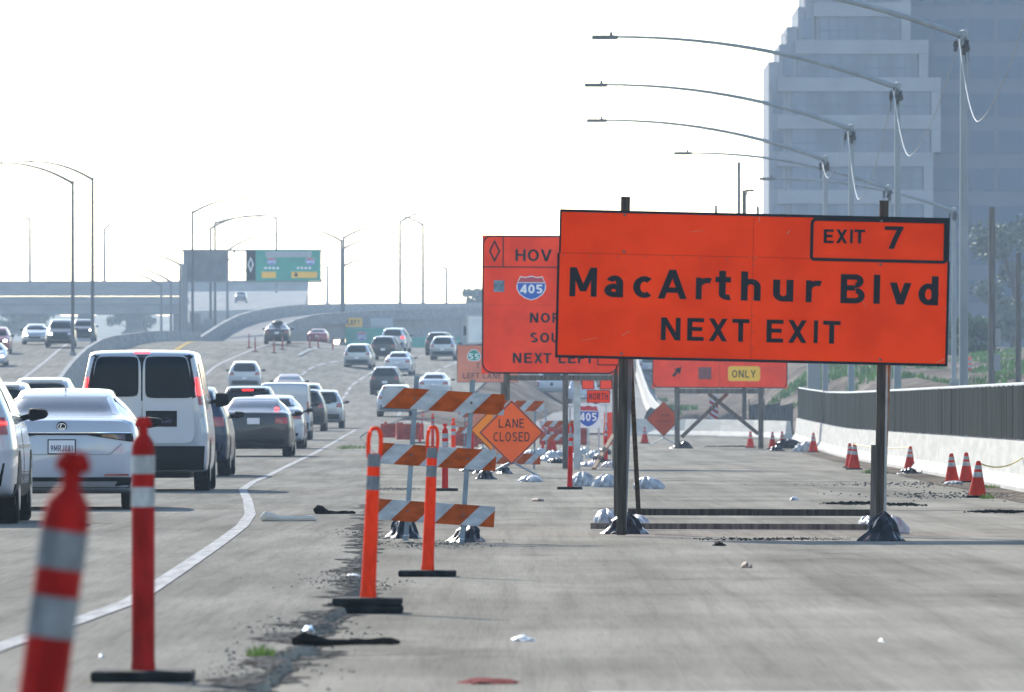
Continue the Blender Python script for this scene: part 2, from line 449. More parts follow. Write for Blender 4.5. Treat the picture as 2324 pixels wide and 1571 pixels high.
# ------------------------------------------------------------------ flyover connector
rb_ = [(700,612,770),(760,640,738),(830,700,717),(920,800,708),(1000,950,702),(1080,1095,697),(1180,1300,690),(1300,1560,684)]
lb_ = [(700,438,782),(770,480,752),(830,530,722),(960,650,695),(1080,800,690),(1250,1095,688),(1330,1300,684),(1420,1560,680)]
fl = thing('flyover_bridge', 'curving concrete flyover ramp with solid grey parapets', 'bridge', (0,0,0))
def edgef(t):
    return (pchip([p[0] for p in t], [PX(p[1], p[0]) for p in t]), pchip([p[0] for p in t], [PZ(p[2], p[0]) for p in t]))
rx, rz_ = edgef(rb_); lx, lz = edgef(lb_)
N = 20
rp = [Vector((rx(y), y, rz_(y)-1.1)) for y in np.linspace(700,1300,N+1)]
lp = [Vector((lx(y), y, lz(y)-1.1)) for y in np.linspace(700,1420,N+1)]
mb = MB()
for i in range(N):
    mb.add([lp[i], rp[i], rp[i+1], lp[i+1]] + [q - Vector((0,0,1.6)) for q in (lp[i], rp[i], rp[i+1], lp[i+1])],
           [(0,1,2,3),(7,6,5,4),(1,5,6,2),(3,7,4,0)] + ([(0,4,5,1)] if i == 0 else []))
mb.build('deck', 'concrete_road', fl)
for nm, pp, s in (('parapet', rp, 1), ('parapet', lp, -1)):
    mb = MB()
    for i in range(N):
        a, b = pp[i], pp[i+1]; d = (b-a).normalized(); nr = Vector((d.y,-d.x,0))*s
        hh = 1.15
        mb.add([a, a+nr*.35, a+nr*.35+Vector((0,0,hh)), a+Vector((0,0,hh)), b, b+nr*.35, b+nr*.35+Vector((0,0,hh)), b+Vector((0,0,hh))],
               [(0,4,5,1),(1,5,6,2),(2,6,7,3),(3,7,4,0)] + ([(0,1,2,3)] if i == 0 else []) + ([(7,6,5,4)] if i == N-1 else []))
    mb.build(nm, 'barrier_grey', fl)
mb = MB()
for i in range(8, N):
    a, b = rp[i]+Vector((.4,0,-1.3)), rp[i+1]+Vector((.4,0,-1.3)); d = (b-a).normalized(); nr = Vector((d.y,-d.x,0))*.6
    ga, gb = ground(a.x,a.y)-1, ground(b.x,b.y)-1
    mb.add([a, b, (b.x,b.y,gb), (a.x,a.y,ga), a-nr, b-nr, (b.x-nr.x,b.y-nr.y,gb), (a.x-nr.x,a.y-nr.y,ga)],
           [(0,1,2,3),(7,6,5,4),(0,4,5,1)] + ([(0,3,7,4)] if i == 8 else []) + ([(1,5,6,2)] if i == N-1 else []))
mb.build('retaining_wall', 'barrier_grey', fl)

# ------------------------------------------------------------------ far overpass and the ramp climbing to it
ov = thing('overpass_bridge', 'wide concrete overpass spanning the freeway in the haze', 'bridge', (0,0,0))
YO = 1400.0
x0, x1 = PX(-120,YO), PX(420,YO)
mat('bridge_concrete', (.17,.168,.163), .95, spec=.05, noise=(.3,.85,1.1,(1,1,4)))
MB().box(x0,x1,YO,YO+.5,PZ(672,YO),PZ(638,YO)).build('parapet','bridge_concrete',ov)
MB().box(x0,x1,YO+.8,YO+16,PZ(690,YO),PZ(673,YO)).build('deck','bridge_concrete',ov)
for k in range(5):
    MB().box(x0,x1,YO+1.5+k*3.2,YO+2.6+k*3.2,PZ(712,YO),PZ(690.2,YO)).build('girder','bridge_concrete',ov)
for px in (-60, 70, 190, 300, 408):
    X = PX(px,YO); MB().bevbox(X-1.3,X+1.3,YO+6,YO+9,ground(X,YO)-1,PZ(712.2,YO),.3).build('pier','bridge_concrete',ov)
# ramp surface climbing from the flyover road up to the overpass
rm = thing('far_ramp', 'pale far ramp climbing behind the overhead sign gantry', 'ramp', (0,0,0))
A0, A1 = P(430,706,1300), P(690,700,1300); B0, B1 = P(410,662,1560), P(700,660,1560)
MB().add([A0,A1,B1,B0]+[q-Vector((0,0,2)) for q in (A0,A1,B1,B0)], [(0,1,2,3),(7,6,5,4),(0,4,5,1),(1,5,6,2),(2,6,7,3),(3,7,4,0)]).build('deck','concrete_road',rm)
MB().add([B0,B1,B1+Vector((0,.6,0)),B0+Vector((0,.6,0))]+[q+Vector((0,0,1.9)) for q in (B0,B1,B1+Vector((0,.6,0)),B0+Vector((0,.6,0)))],
         [(0,3,2,1),(4,5,6,7),(0,1,5,4),(1,2,6,5),(2,3,7,6),(3,0,4,7)]).build('parapet','bridge_concrete',rm)
for px, Y in ((470,1330),(560,1340),(650,1330)):
    p = P(px,704,Y); g = ground(p.x,Y)-1
    MB().box(p.x-1,p.x+1,Y,Y+2,g,p.z-2.0).build('pier','bridge_concrete',rm)
# sloping bank that closes the view under the overpass
mat('far_bank', (.05,.06,.045), 1, noise=(.15,.6,1.5))
mb = MB(); bx = [PX(p,1900) for p in range(-250,1500,60)]
for i, X in enumerate(bx):
    zt = (25.5 if i < 13 else 16) + .8*math.sin(i*1.7) + .6*math.sin(i*.6)
    for k in range(5):
        t = k/4; mb.v.append((X, 1780+180*t, ground(X,1800)-1.5 + (zt-ground(X,1800)+1.5)*sstep(0,1,t)))
for i in range(len(bx)-1):
    for k in range(4): mb.f.append((i*5+k, i*5+5+k, i*5+6+k, i*5+k+1))
mb.build('hill', 'far_bank', smooth=True, kind='structure')
# ------------------------------------------------------------------ stroke lettering (flat print on signs)
def glyph(c, t):
    """strokes in cap-height units: ('d',x0,y0,x1,y1) bar with level ends, ('h',x0,x1,y) level bar, ('a',cx,cy,rx,ry,a0,a1) arc; returns strokes, width"""
    h = t/2; q = 1-h
    def V(x, y0=0, y1=1): return ('d', x, y0, x, y1)
    def H(x0, x1, y): return ('h', x0, x1, y)
    def D(x0,y0,x1,y1): return ('d', x0, y0, x1, y1)
    def A(cx,cy,rx,ry,a,b): return ('a', cx, cy, rx, ry, a, b)
    g = {
    'A': ([D(h*1.1,0,.42,1), D(.84-h*1.1,0,.42,1), H(.2,.64,.3)], .84),
    'B': ([V(h), H(h,.42,q), H(h,.42,.53), H(h,.44,h), A(.42,.765,.24-h,.235-h,-90,90), A(.44,.265,.26-h,.265-h,-90,90)], .70),
    'C': ([A(.36,.5,.36-h,.5-h,48,312)], .66),
    'D': ([V(h), H(h,.3,q), H(h,.3,h), A(.3,.5,.4-h,.5-h,-90,90)], .70),
    'E': ([V(h), H(h,.58,q), H(h,.52,.52), H(h,.58,h)], .58),
    'F': ([V(h), H(h,.58,q), H(h,.50,.52)], .58),
    'H': ([V(h), V(.68-h), H(h,.68-h,.52)], .68),
    'I': ([V(h)], t),
    'J': ([V(.52-h,.27,1), A(.26,.27,.26-h,.27-h,180,360)], .52),
    'L': ([V(h), H(h,.56,h)], .56),
    'M': ([V(h), V(.86-h), D(h*1.2,1,.43,.18), D(.86-h*1.2,1,.43,.18)], .86),
    'N': ([V(h), V(.70-h), D(h*1.1,1,.70-h*1.1,0)], .70),
    'O': ([A(.37,.5,.37-h,.5-h,0,360)], .74),
    'R': ([V(h), H(h,.42,q), H(h,.42,.48), A(.42,.74,.26-h,.26-h,-90,90), D(.36,.45,.70-h,0)], .70),
    'S': ([A(.33,.745,.3-h,.255-h,35,270), A(.33,.255,.32-h,.255-h,-145,90)], .66),
    'T': ([V(.31), H(0,.62,q)], .62),
    'U': ([V(h,.34,1), V(.68-h,.34,1), A(.34,.34,.34-h,.34-h,180,360)], .68),
    'V': ([D(h*1.1,1,.38,0), D(.76-h*1.1,1,.38,0)], .76),
    'X': ([D(h*1.2,0,.70-h*1.2,1), D(h*1.2,1,.70-h*1.2,0)], .70),
    'Y': ([D(h*1.1,1,.36,.42), D(.72-h*1.1,1,.36,.42), V(.36,0,.45)], .72),
    'a': ([V(.50-h,0,.48), A(.27,.48,.23-h,.27-h,0,155), A(.25,.235,.25-h,.235-h,0,360)], .50),
    'c': ([A(.29,.375,.29-h,.375-h,50,310)], .50),
    'd': ([V(.54-h), A(.275,.375,.275-h,.375-h,0,360)], .54),
    'h': ([V(h), V(.54-h,0,.47), A(.27,.47,.27-h,.28-h,0,180)], .54),
    'l': ([V(h)], t),
    'r': ([V(h,0,.75), A(.36,.34,.30,.41-h,70,150)], .46),
    't': ([V(.19,.2,1), H(0,.42,.70), A(.36,.2,.17,.2-h,180,285)], .42),
    'u': ([V(h,.28,.75), V(.54-h,0,.75), A(.27,.28,.27-h,.28-h,180,360)], .54),
    'v': ([D(h*1.1,.75,.30,0), D(.60-h*1.1,.75,.30,0)], .60),
    '0': ([A(.30,.5,.30-h,.5-h,0,360)], .60),
    '1': ([V(.3-h), D(.06,.78,.3-h,.93)], .3),
    '4': ([V(.46), H(0,.62,.26), D(h,.26,.46,1)], .62),
    '5': ([H(.08,.56,q), D(.12,.5,.14,1), A(.28,.32,.30-h,.32-h,-140,130)], .58),
    '7': ([H(0,.60,q), D(.22,0,.36,.48), D(.355,.47,.60-h*1.2,.9)], .60),
    '8': ([A(.3,.745,.25-h,.255-h,0,360), A(.3,.26,.30-h,.26-h,0,360)], .60),
    '9': ([A(.3,.68,.29-h,.32-h,0,360), D(.16,0,.56,.62)], .60),
    '2': ([A(.3,.70,.28-h,.30-h,-20,165), D(h,.08,.52,.56), H(0,.58,h)], .58),
    }
    return g[c]

def stroke_faces(mb, strokes, t, x0, z0, sx, sz, y0):
    """add strokes to a mesh in the panel plane, each a hair in front of the last"""
    for k, s in enumerate(strokes):
        y = y0 - k*0.0005
        def q(x, z): return (x0 + x*sx, y, z0 + z*sz)
        if s[0] == 'h':
            _, a, b, z = s; h = t/2
            mb.add([q(a,z-h), q(b,z-h), q(b,z+h), q(a,z+h)], [(0,1,2,3)])
        elif s[0] == 'd':
            _, xa, za, xb, zb = s
            L = math.hypot(xb-xa, zb-za); hw = t/2 * L/max(abs(zb-za), .15)
            mb.add([q(xa-hw,za), q(xa+hw,za), q(xb+hw,zb), q(xb-hw,zb)], [(0,1,2,3)])
        else:
            _, cx, cz, rx, rz, a, b = s; n = max(6, int(abs(b-a)/12)); h = t/2; v = []; f = []
            for i in range(n+1):
                an = R(a + (b-a)*i/n); c, si = math.cos(an), math.sin(an)
                v += [q(cx+(rx-h)*c, cz+(rz-h)*si), q(cx+(rx+h)*c, cz+(rz+h)*si)]
                if i: f.append((2*i-2, 2*i-1, 2*i+1, 2*i))
            mb.add(v, f)

def text(mb, chars, t, z, cap, y, M=1.0):
    """chars = list of (letter, x_left, x_right) placed one by one"""
    for c, a, b in chars:
        st, wd = glyph(c, t)
        stroke_faces(mb, st, t, a, z, (b-a)/wd, cap, y)
def line(mb, s, x0, z, cap, y, t=.17, gap=.2, fit=None):
    x = x0; ch = []
    for c in s:
        if c == ' ': x += .45*cap; continue
        wd = glyph(c, t)[1]*cap; ch.append((c, x, x+wd)); x += wd + gap*cap
    if fit:
        k = fit/(x - gap*cap - x0); ch = [(c, x0+(a-x0)*k, x0+(b-x0)*k) for c, a, b in ch]
    text(mb, ch, t, z, cap, y)
def rrect(x0, x1, z0, z1, r, n=6):
    pts = []
    rr = r if isinstance(r, (list, tuple)) else (r, r, r, r)
    for cx, cz, a, q in ((x1-rr[0], z1-rr[0], 0, rr[0]), (x0+rr[1], z1-rr[1], 90, rr[1]), (x0+rr[2], z0+rr[2], 180, rr[2]), (x1-rr[3], z0+rr[3], 270, rr[3])):
        for i in range(n+1):
            t = R(a + 90*i/n); pts.append((cx + q*math.cos(t), cz + q*math.sin(t)))
    return pts
def frame(mb, outer, inner, y):
    n = len(outer)
    mb.add([(x,y,z) for x,z in outer] + [(x,y,z) for x,z in inner], [(i, (i+1) % n, (i+1) % n + n, i+n) for i in range(n)])
def rframe(mb, x0, x1, z0, z1, r, t, y):
    rr = r if isinstance(r, (list, tuple)) else (r,)*4
    frame(mb, rrect(x0,x1,z0,z1,rr), rrect(x0+t,x1-t,z0+t,z1-t,[max(q-t,.001) for q in rr]), y)
def flat(mb, pts, y):
    mb.add([(x,y,z) for x,z in pts], [tuple(range(len(pts)))])

def orange_mat(name, col, k=1.0):
    return mat(name, col, .6, spec=.03, noise=(1.6, .84, 1.12), bump=(2.2, .35))
orange_mat('sign_orange', (1.0, .046, .002))
orange_mat('sign_orange_red', (1.0, .052, .012))
mat('sign_faded', (.62,.20,.12), .6, noise=(1.5,.9,1.08))
mat('sign_black', (.008,.009,.014), .6, spec=.15)
mat('sign_white', (.75,.76,.77), .5)
mat('sign_yellow', (.85,.46,.02), .5)
mat('sign_green', (.015,.27,.20), .5, noise=(.8,.9,1.1))
mat('sign_blue', (.02,.10,.42), .45)
mat('shield_red', (.45,.04,.06), .45)
mat('sign_back', (.20,.205,.215), .7, .0, noise=(1,.85,1.1))
mat('patch_blue', (.10,.17,.22), .5, noise=(6,.6,1.5))
mat('patch_maroon', (.16,.045,.05), .6, noise=(5,.8,1.2))
mat('wood_dark', (.055,.045,.036), .9, spec=.1, noise=(4,.65,1.4,(6,6,.5)), bump=(20,.2))
mat('wood_brown', (.19,.115,.06), .8, noise=(4,.7,1.3,(6,6,.5)))
mat('wood_grey', (.12,.108,.094), .9, spec=.1, noise=(4,.65,1.35,(6,6,.5)))
mat('steel_blue', (.16,.20,.24), .45, .6, noise=(3,.8,1.2))
mat('bolt', (.12,.08,.07), .5, .4)

def shield(parent, x, z, wd, hh, y, num='405', nm='shield'):
    """interstate shield: white rim, red crown, blue field, white number"""
    def outline(k):
        pts = []
        for u, v in ((0,-.5),(-.2,-.42),(-.38,-.26),(-.47,-.06),(-.48,.1),(-.44,.26),(-.38,.42),(-.36,.48),(-.2,.44),(0,.5),(.2,.44),(.36,.48),(.38,.42),(.44,.26),(.48,.1),(.47,-.06),(.38,-.26),(.2,-.42)):
            pts.append((x + u*wd*k, z + v*hh*k))
        return pts
    m = MB(); flat(m, outline(1.0), y); m.build(nm, 'sign_white', parent)
    o = outline(.93); cut = z + .20*hh
    lo = [p for p in o if p[1] <= cut + .001*hh]
    m = MB(); flat(m, [(x-.445*wd, cut)] + [p for p in outline(.93)[1:6] if p[1] < cut][::-1] + [o[0]] + [p for p in outline(.93)[13:] if p[1] < cut][::-1] + [(x+.445*wd, cut)], y-.003)
    m.build('blue_field', 'sign_blue', parent)
    m = MB(); flat(m, [(x-.44*wd, cut+.03*hh), (x-.40*wd, z+.3*hh), (x-.345*wd, z+.44*hh), (x-.2*wd, z+.405*hh), (x, z+.46*hh), (x+.2*wd, z+.405*hh), (x+.345*wd, z+.44*hh), (x+.40*wd, z+.3*hh), (x+.44*wd, cut+.03*hh)], y-.003)
    m.build('red_crown', 'shield_red', parent)
    m = MB(); line(m, num, x-.36*wd, z-.22*hh, .36*hh, y-.006, t=.19, gap=.12, fit=.72*wd); m.build('number', 'sign_white', parent)

# ------------------------------------------------------------------ the big MacArthur Blvd sign
YS = 84.0; K = YS/FPX
def panel_M(px, py, Y, roll, base):
    """panel pixel frame (u right, v up from its lower left corner) -> local metres of a thing standing at base"""
    k = Y/FPX
    return Matrix.Translation(P(px, py, Y) - Vector(base)) @ Matrix.Rotation(roll, 4, 'Y') @ Matrix.Diagonal((k, 1, k, 1))
base = Vector((PX(1700,YS), YS, -.045))
ms = thing('exit_sign', 'big orange MacArthur Blvd NEXT EXIT sign on timber posts', 'road sign', base)
M = panel_M(1259.5, 811.5, YS, .0232, base)
def bp(fn, name, m, parent=ms, MM=None, **kw):
    mb = MB(); fn(mb); mb.xf(MM or M); return mb.build(name, m, parent, **kw)
# six sheet panels butted together
seamx, seamz = 444, 238
bp(lambda b: b.box(0,seamx-.35,0,.025,0,seamz-.35), 'sign_panel', 'sign_orange')
bp(lambda b: b.box(seamx+.35,891,0,.025,0,seamz-.35), 'sign_panel', 'sign_orange')
bp(lambda b: b.box(3.5,seamx-.35,.003,.027,seamz+.35,337), 'sign_panel', 'sign_orange')
bp(lambda b: b.box(seamx+.35,889,.003,.027,seamz+.35,337), 'sign_panel', 'sign_orange')
bp(lambda b: b.box(seamx-6,seamx+6,.030,.045,2,335), 'seam_backing', 'sign_black')
bp(lambda b: b.box(6,seamx-7,.030,.045,seamz-6,seamz+6), 'seam_backing', 'sign_black')
bp(lambda b: b.box(seamx+7,886,.030,.045,seamz-6,seamz+6), 'seam_backing', 'sign_black')
def bord(b):
    y = -.003
    b.add([(0,y,0),(891,y,0),(891,y,6),(0,y,6)], [(0,1,2,3)])
    b.add([(0,y,6),(5.5,y,6),(5.5,y,238),(0,y,238)], [(0,1,2,3)]); b.add([(3.5,y,238),(7.5,y,238),(7.5,y,331),(3.5,y,331)], [(0,1,2,3)])
    b.add([(3.5,y,331),(580,y,331),(580,y,337),(3.5,y,337)], [(0,1,2,3)])
    b.add([(885.5,y,6),(891,y,6),(891,y,238),(885.5,y,238)], [(0,1,2,3)])
    b.add([(881,y,238),(889,y,238),(889,y,337),(881,y,337)], [(0,1,2,3)])
    b.add([(580,y,326),(881,y,326),(881,y,337),(580,y,337)], [(0,1,2,3)])
bp(bord, 'black_border', 'sign_black')
bp(lambda b: rframe(b, 573, 883, 233, 331, [3,14,10,6], 7, -.005), 'exit_tab_border', 'sign_black')
def zx(z): return 1249 + .4*z
def U(z0, yz):      # crop column/row -> panel u, v
    x = zx(z0); y = 435.7 + .4*yz
    return (x-1259.5) + (811.5-y)*-.0232, -(y-811.5) + (x-1259.5)*.0232
def word(chars, cap_z, base_pts, name, t=.2):
    for c, a, e in chars:
        def fn(b):
            yb = np.interp((a+e)/2, [base_pts[0][0], base_pts[1][0]], [base_pts[0][1], base_pts[1][1]])
            u0, v = U(a, yb); u1, _ = U(e, yb)
            st, wd = glyph(c, t); stroke_faces(b, st, t, u0, v, (u1-u0)/wd, cap_z*.4, -.004)
        bp(fn, 'letter', 'sign_black')
word([('M',108,262),('a',305,412),('c',468,578),('A',608,774),('r',824,908),('t',934,1022),('h',1080,1192),('u',1262,1377),('r',1448,1532)], 165, ((185,592),(2145,642)), 'lettering', .185)
word([('B',1645,1782),('l',1832,1868),('v',1922,2047),('d',2086,2199)], 165, ((185,592),(2145,642)), 'lettering', .185)
word([('N',626,737),('E',775,870),('X',896,1004),('T',1030,1127)], 129, ((680,841),(1600,860)), 'lettering', .175)
word([('E',1225,1320),('X',1346,1454),('I',1493,1516),('T',1545,1644)], 129, ((680,841),(1600,860)), 'lettering', .175)
word([('E',1550,1606),('X',1620,1684),('I',1700,1715),('T',1723,1784)], 78, ((1550,290),(1784,292)), 'lettering', .18)
word([('7',1894,2000)], 128, ((1894,322),(2000,323)), 'lettering', .165)
for (u0, v0, u1, v1, w_) in [(520,292,526,300,2.2),(866,8,884,17,1.6),(884,130,890,133,2.5),(455,318,457,330,1.5),(300,292,330,296,.8),(690,150,706,128,1.0),(60,40,96,47,.9),(150,52,168,64,1.2)]:
    dx, dz = u1-u0, v1-v0; l_ = math.hypot(dx,dz); nx_, nz_ = -dz/l_*w_/2, dx/l_*w_/2
    bp(lambda b: b.add([(u0-nx_,-.0025,v0-nz_),(u1-nx_,-.0025,v1-nz_),(u1+nx_,-.0025,v1+nz_),(u0+nx_,-.0025,v0+nz_)], [(0,1,2,3)]), 'scuff_mark', 'sign_faded')
for (u, v) in [(151,327),(734,327),(151,244),(734,228),(151,12),(738,12)]:
    bp(lambda b: b.tube([(u,-.012,v),(u,.0,v)], 3.2, 8), 'bolt', 'bolt')
for r_ in (6, 232, 331):
    for u in list(range(14, 891, 62)):
        if abs(u-151) > 12 and abs(u-734) > 12 and not (r_ > 230 and u > 565): bp(lambda b: b.tube([(u,-.006,r_),(u,.0,r_)], 1.5, 6), 'rivet', 'bolt')
for v in range(30, 225, 38): bp(lambda b: b.tube([(seamx+3,-.006,v),(seamx+3,.0,v)], 1.5, 6), 'rivet', 'bolt')
# timber posts and bracing (local metres)
def L(px, py, dy=0): return P(px, py, YS) - base + Vector((0, dy, 0))
MB().bar(L(1420,446,.085), L(1410,1215,.085), .088, .09, (0,1,0)).build('post', 'wood_dark', ms)
MB().bar(L(2007,455,.085), L(1995,1215,.085), .085, .09, (0,1,0)).build('post', 'wood_dark', ms)
MB().bar(L(1398,838,.19), L(1398,1172,.19), .04, .085, (0,1,0)).build('stake', 'wood_grey', ms)
MB().bar(L(1434,700,.30), L(1416,1205,.75), .065, .065, (0,1,0)).build('steel_strut', 'steel_blue', ms)
MB().bar(L(1429,760,.22), L(1457,1165,2.4), .045, .09, (0,1,0)).build('brace', 'wood_dark', ms)
MB().bar(L(2014,640,.20), L(2009,1205,.25), .038, .06, (0,1,0)).build('steel_strut', 'galv', ms)
MB().bar(L(2021,780,.30), L(2018,1190,1.6), .045, .085, (0,1,0)).build('brace', 'wood_brown', ms)
MB().bar(L(1984,1010,.05), L(1981,1205,.05), .055, .04, (0,1,0)).build('stake', 'wood_grey', ms)
q = Vector((base.x, 0, 0))
MB().bar(Vector((PX(1425,100),100,.03))-base, Vector((PX(1985,100),100,.02))-base, .16, .075).build('skid_beam', 'wood_dark', ms)
MB().bar(Vector((PX(1340,89),89,.0))-base, Vector((PX(1980,89),89,-.01))-base, .14, .06).build('skid_beam', 'wood_grey', ms)

# ------------------------------------------------------------------ the HOV sign behind it
YH = 205.0
baseH = Vector((PX(1250,YH), YH, ground(PX(1250,YH),YH)-.045))
hs = thing('hov_sign', 'orange HOV and route 405 NEXT LEFT sign half hidden by the exit sign', 'road sign', baseH)
MH = panel_M(1093, 848, YH, .006, baseH)
def bh(fn, name, m, **kw): return bp(fn, name, m, hs, MH, **kw)
def uh(z): return 1045.8+.3*z-1093
def vh(z): return 848-(464.8+.3*z)
bh(lambda b: b.box(3,308,.032,.05,150,160), 'seam_backing', 'sign_black')
bh(lambda b: b.box(0,311,0,.03,155.7,314), 'sign_panel', 'sign_orange_red')
bh(lambda b: b.box(0,311,0,.03,0,155.4), 'sign_panel', 'sign_orange_red')
def hb(b):
    rframe(b, 0, 311, 0, 314, [26,20,26,26], 3.6, -.006)
    b.add([(3.6,-.0065,vh(474)),(307,-.0065,vh(474)),(307,-.0065,vh(466)),(3.6,-.0065,vh(466))], [(0,1,2,3)])
    u = uh(315); b.add([(u-1.3,-.0068,vh(466)),(u+1.3,-.0068,vh(466)),(u+1.3,-.0068,310.4),(u-1.3,-.0068,310.4)], [(0,1,2,3)])
bh(hb, 'black_border', 'sign_black')
def dia(b):
    cx, cz, a, h_ = uh(250), vh(350), 13, 26
    frame(b, [(cx,cz+h_),(cx-a,cz),(cx,cz-h_),(cx+a,cz)], [(cx,cz+h_*.70),(cx-a*.66,cz),(cx,cz-h_*.70),(cx+a*.66,cz)], -.006)
bh(dia, 'diamond_mark', 'sign_black')
bh(lambda b: text(b, [('H',uh(408),uh(486)),('O',uh(500),uh(586)),('V',uh(598),uh(684))], .17, vh(425), 27, -.006), 'lettering', 'sign_black')
bh(lambda b: text(b, [('N',uh(520),uh(584)),('O',uh(602),uh(672)),('R',uh(690),uh(750)),('T',uh(765),uh(822)),('H',uh(838),uh(900))], .19, vh(890), 22.5, -.006), 'lettering', 'sign_black')
bh(lambda b: text(b, [('S',uh(522),uh(582)),('O',uh(598),uh(668)),('U',uh(684),uh(744)),('T',uh(760),uh(818)),('H',uh(834),uh(896))], .19, vh(1040), 22.5, -.006), 'lettering', 'sign_black')
bh(lambda b: text(b, [('N',uh(393),uh(458)),('E',uh(478),uh(538)),('X',uh(552),uh(618)),('T',uh(624),uh(684))], .18, vh(1196), 23, -.006), 'lettering', 'sign_black')
bh(lambda b: text(b, [('L',uh(740),uh(792)),('E',uh(810),uh(868)),('F',uh(886),uh(940)),('T',uh(946),uh(1003))], .18, vh(1196), 23, -.006), 'lettering', 'sign_black')
bh(lambda b: b.box(uh(245),uh(325),-.012,0,vh(658),vh(572)), 'cover_plate', 'patch_blue')
_sh = thing  # shield in panel pixels, then moved into the sign
def shield_on(parent, MM, x, z, wd, hh, y=-.006, num='405'):
    before = set(COL.objects)
    shield(parent, x, z, wd, hh, y, num)
    for o in [o for o in COL.objects if o not in before]: o.data.transform(MM)
shield_on(hs, MH, uh(529), vh(628), 70, 56)
bh(lambda b: b.box(uh(1030),uh(1200),-.02,-.001,vh(1212),vh(1140)), 'small_panel', 'sign_orange')
def sp(b):
    rframe(b, uh(1030)+.5, uh(1200)-.5, vh(1212)+.5, vh(1140)-.5, 1, 2.4, -.0225)
bh(sp, 'small_panel_border', 'sign_black')
def LH(px, py, dy=0): return P(px, py, YH) - baseH + Vector((0, dy, 0))
zg = lambda p: Vector((p.x, p.y, 0))
for px in (1150,1283,1396):
    a = LH(px, 842 if px == 1150 else 836, .10); MB().bar(a, Vector((a.x, a.y, -.05)), .15 if px == 1150 else .13, .13, (0,1,0)).build('post', 'wood_grey', hs)
MB().bar(LH(1157,858,.06), LH(1400,858,.06), .12, .12, (0,0,1)).build('cross_beam', 'wood_grey', hs)
MB().bar(LH(1310,862,.3), Vector((LH(1310,862).x,.3,-.05)), .16, .16, (0,1,0)).build('steel_post', 'galv', hs)
MB().bar(LH(1394,985,.1), Vector((LH(1345,900).x,-2.6,.0)), .09, .05).build('brace', 'wood_brown', hs)
MB().bar(LH(1150,960,.2), Vector((LH(1180,900).x,2.2,.0)), .09, .05).build('brace', 'wood_grey', hs)

# ------------------------------------------------------------------ ONLY sign further along
YN = 322.0
baseN = Vector((PX(1632,YN), YN, ground(PX(1632,YN),YN)-.045))
os_ = thing('only_sign', 'orange lane sign with black arrow and yellow ONLY plate on braced posts', 'road sign', baseN)
MN = panel_M(1480, 880, YN, .006, baseN)
def bn(fn, name, m, **kw): return bp(fn, name, m, os_, MN, **kw)
bn(lambda b: b.box(150,157,.042,.06,2,148), 'seam_backing', 'sign_black')
bn(lambda b: b.box(0,153.2,0,.04,0,150), 'sign_panel', 'sign_orange_red')
bn(lambda b: b.box(153.8,307,0,.04,0,150), 'sign_panel', 'sign_orange_red')
bn(lambda b: rframe(b, 0,307,0,150,[10,10,14,14],2.2,-.008), 'black_border', 'sign_black')
def arrow(b):
    pts = [(-2.2,-9),(2.2,-9),(2.2,1),(6.5,-.5),(0,11),(-6.5,-.5),(-2.2,1)]
    c, s = math.cos(R(-42)), math.sin(R(-42)); k = 1.45
    flat(b, [(56+k*(x*c-z*s), 36+k*(x*s+z*c)) for x, z in pts], -.008)
bn(arrow, 'arrow_mark', 'sign_black')
bn(lambda b: b.box(105,134,-.02,0,20,47), 'cover_plate', 'patch_maroon')
bn(lambda b: b.poly(rrect(172,245,16,50,6), -.02, .018), 'yellow_plate', 'sign_yellow')
bn(lambda b: line(b, 'ONLY', 181, 24, 17, -.023, t=.15, gap=.2, fit=54), 'lettering', 'sign_black')
def LN(px, py, dy=0): return P(px, py, YN) - baseN + Vector((0, dy, 0))
for px in (1537,1727):
    a = LN(px, 760, .12); MB().bar(a, Vector((a.x, a.y, -.1)), .19, .15, (0,1,0)).build('post', 'wood_grey', os_)
MB().bar(LN(1530,888,.0), LN(1735,888,.0), .12, .18).build('cross_beam', 'wood_grey', os_)
MB().bar(LN(1608,893,.3), LN(1722,985,.6), .14, .10, (0,1,0)).build('brace', 'wood_grey', os_)
MB().bar(LN(1652,893,.5), LN(1548,992,.8), .14, .10, (0,1,0)).build('brace', 'wood_grey', os_)

# ------------------------------------------------------------------ faded 55 sign
YF = 310.0
baseF = Vector((PX(1105,YF), YF, ground(PX(1105,YF),YF)-.045))
fs = thing('route_sign', 'faded orange route 55 LEFT LANE sign behind the HOV sign', 'road sign', baseF)
MF = panel_M(1037, 868, YF, .004, baseF)
def bf(fn, name, m, **kw): return bp(fn, name, m, fs, MF, **kw)
bf(lambda b: b.box(0,140,0,.04,0,85), 'sign_panel', 'sign_faded')
mat('sign_dull', (.09,.05,.05), .6)
bf(lambda b: rframe(b, 0,140,0,85,4,1.0,-.007), 'border', 'sign_dull')
def spade(b, k):
    pts = []
    for u, v in ((0,.5),(.16,.45),(.34,.30),(.47,.08),(.5,-.12),(.46,-.32),(.36,-.46),(.2,-.5),(-.2,-.5),(-.36,-.46),(-.46,-.32),(-.5,-.12),(-.47,.08),(-.34,.30),(-.16,.45)):
        pts.append((38.5+u*31*k, 62+v*27*k))
    flat(b, pts, -.006-.003*(1-k)*10)
bf(lambda b: spade(b,1.0), 'shield', 'sign_white')
bf(lambda b: spade(b,.9), 'shield_field', 'sign_green')
bf(lambda b: line(b, '55', 27, 52.5, 13, -.013, t=.18, fit=23), 'number', 'sign_white')
bf(lambda b: line(b, 'T', 44, 32, 12, -.007, t=.16), 'lettering', 'sign_dull')
bf(lambda b: line(b, 'LEFT LANE', 14, 9, 12.5, -.007, t=.16, fit=86), 'lettering', 'sign_dull')
def LF_(px, py, dy=0): return P(px, py, YF) - baseF + Vector((0, dy, 0))
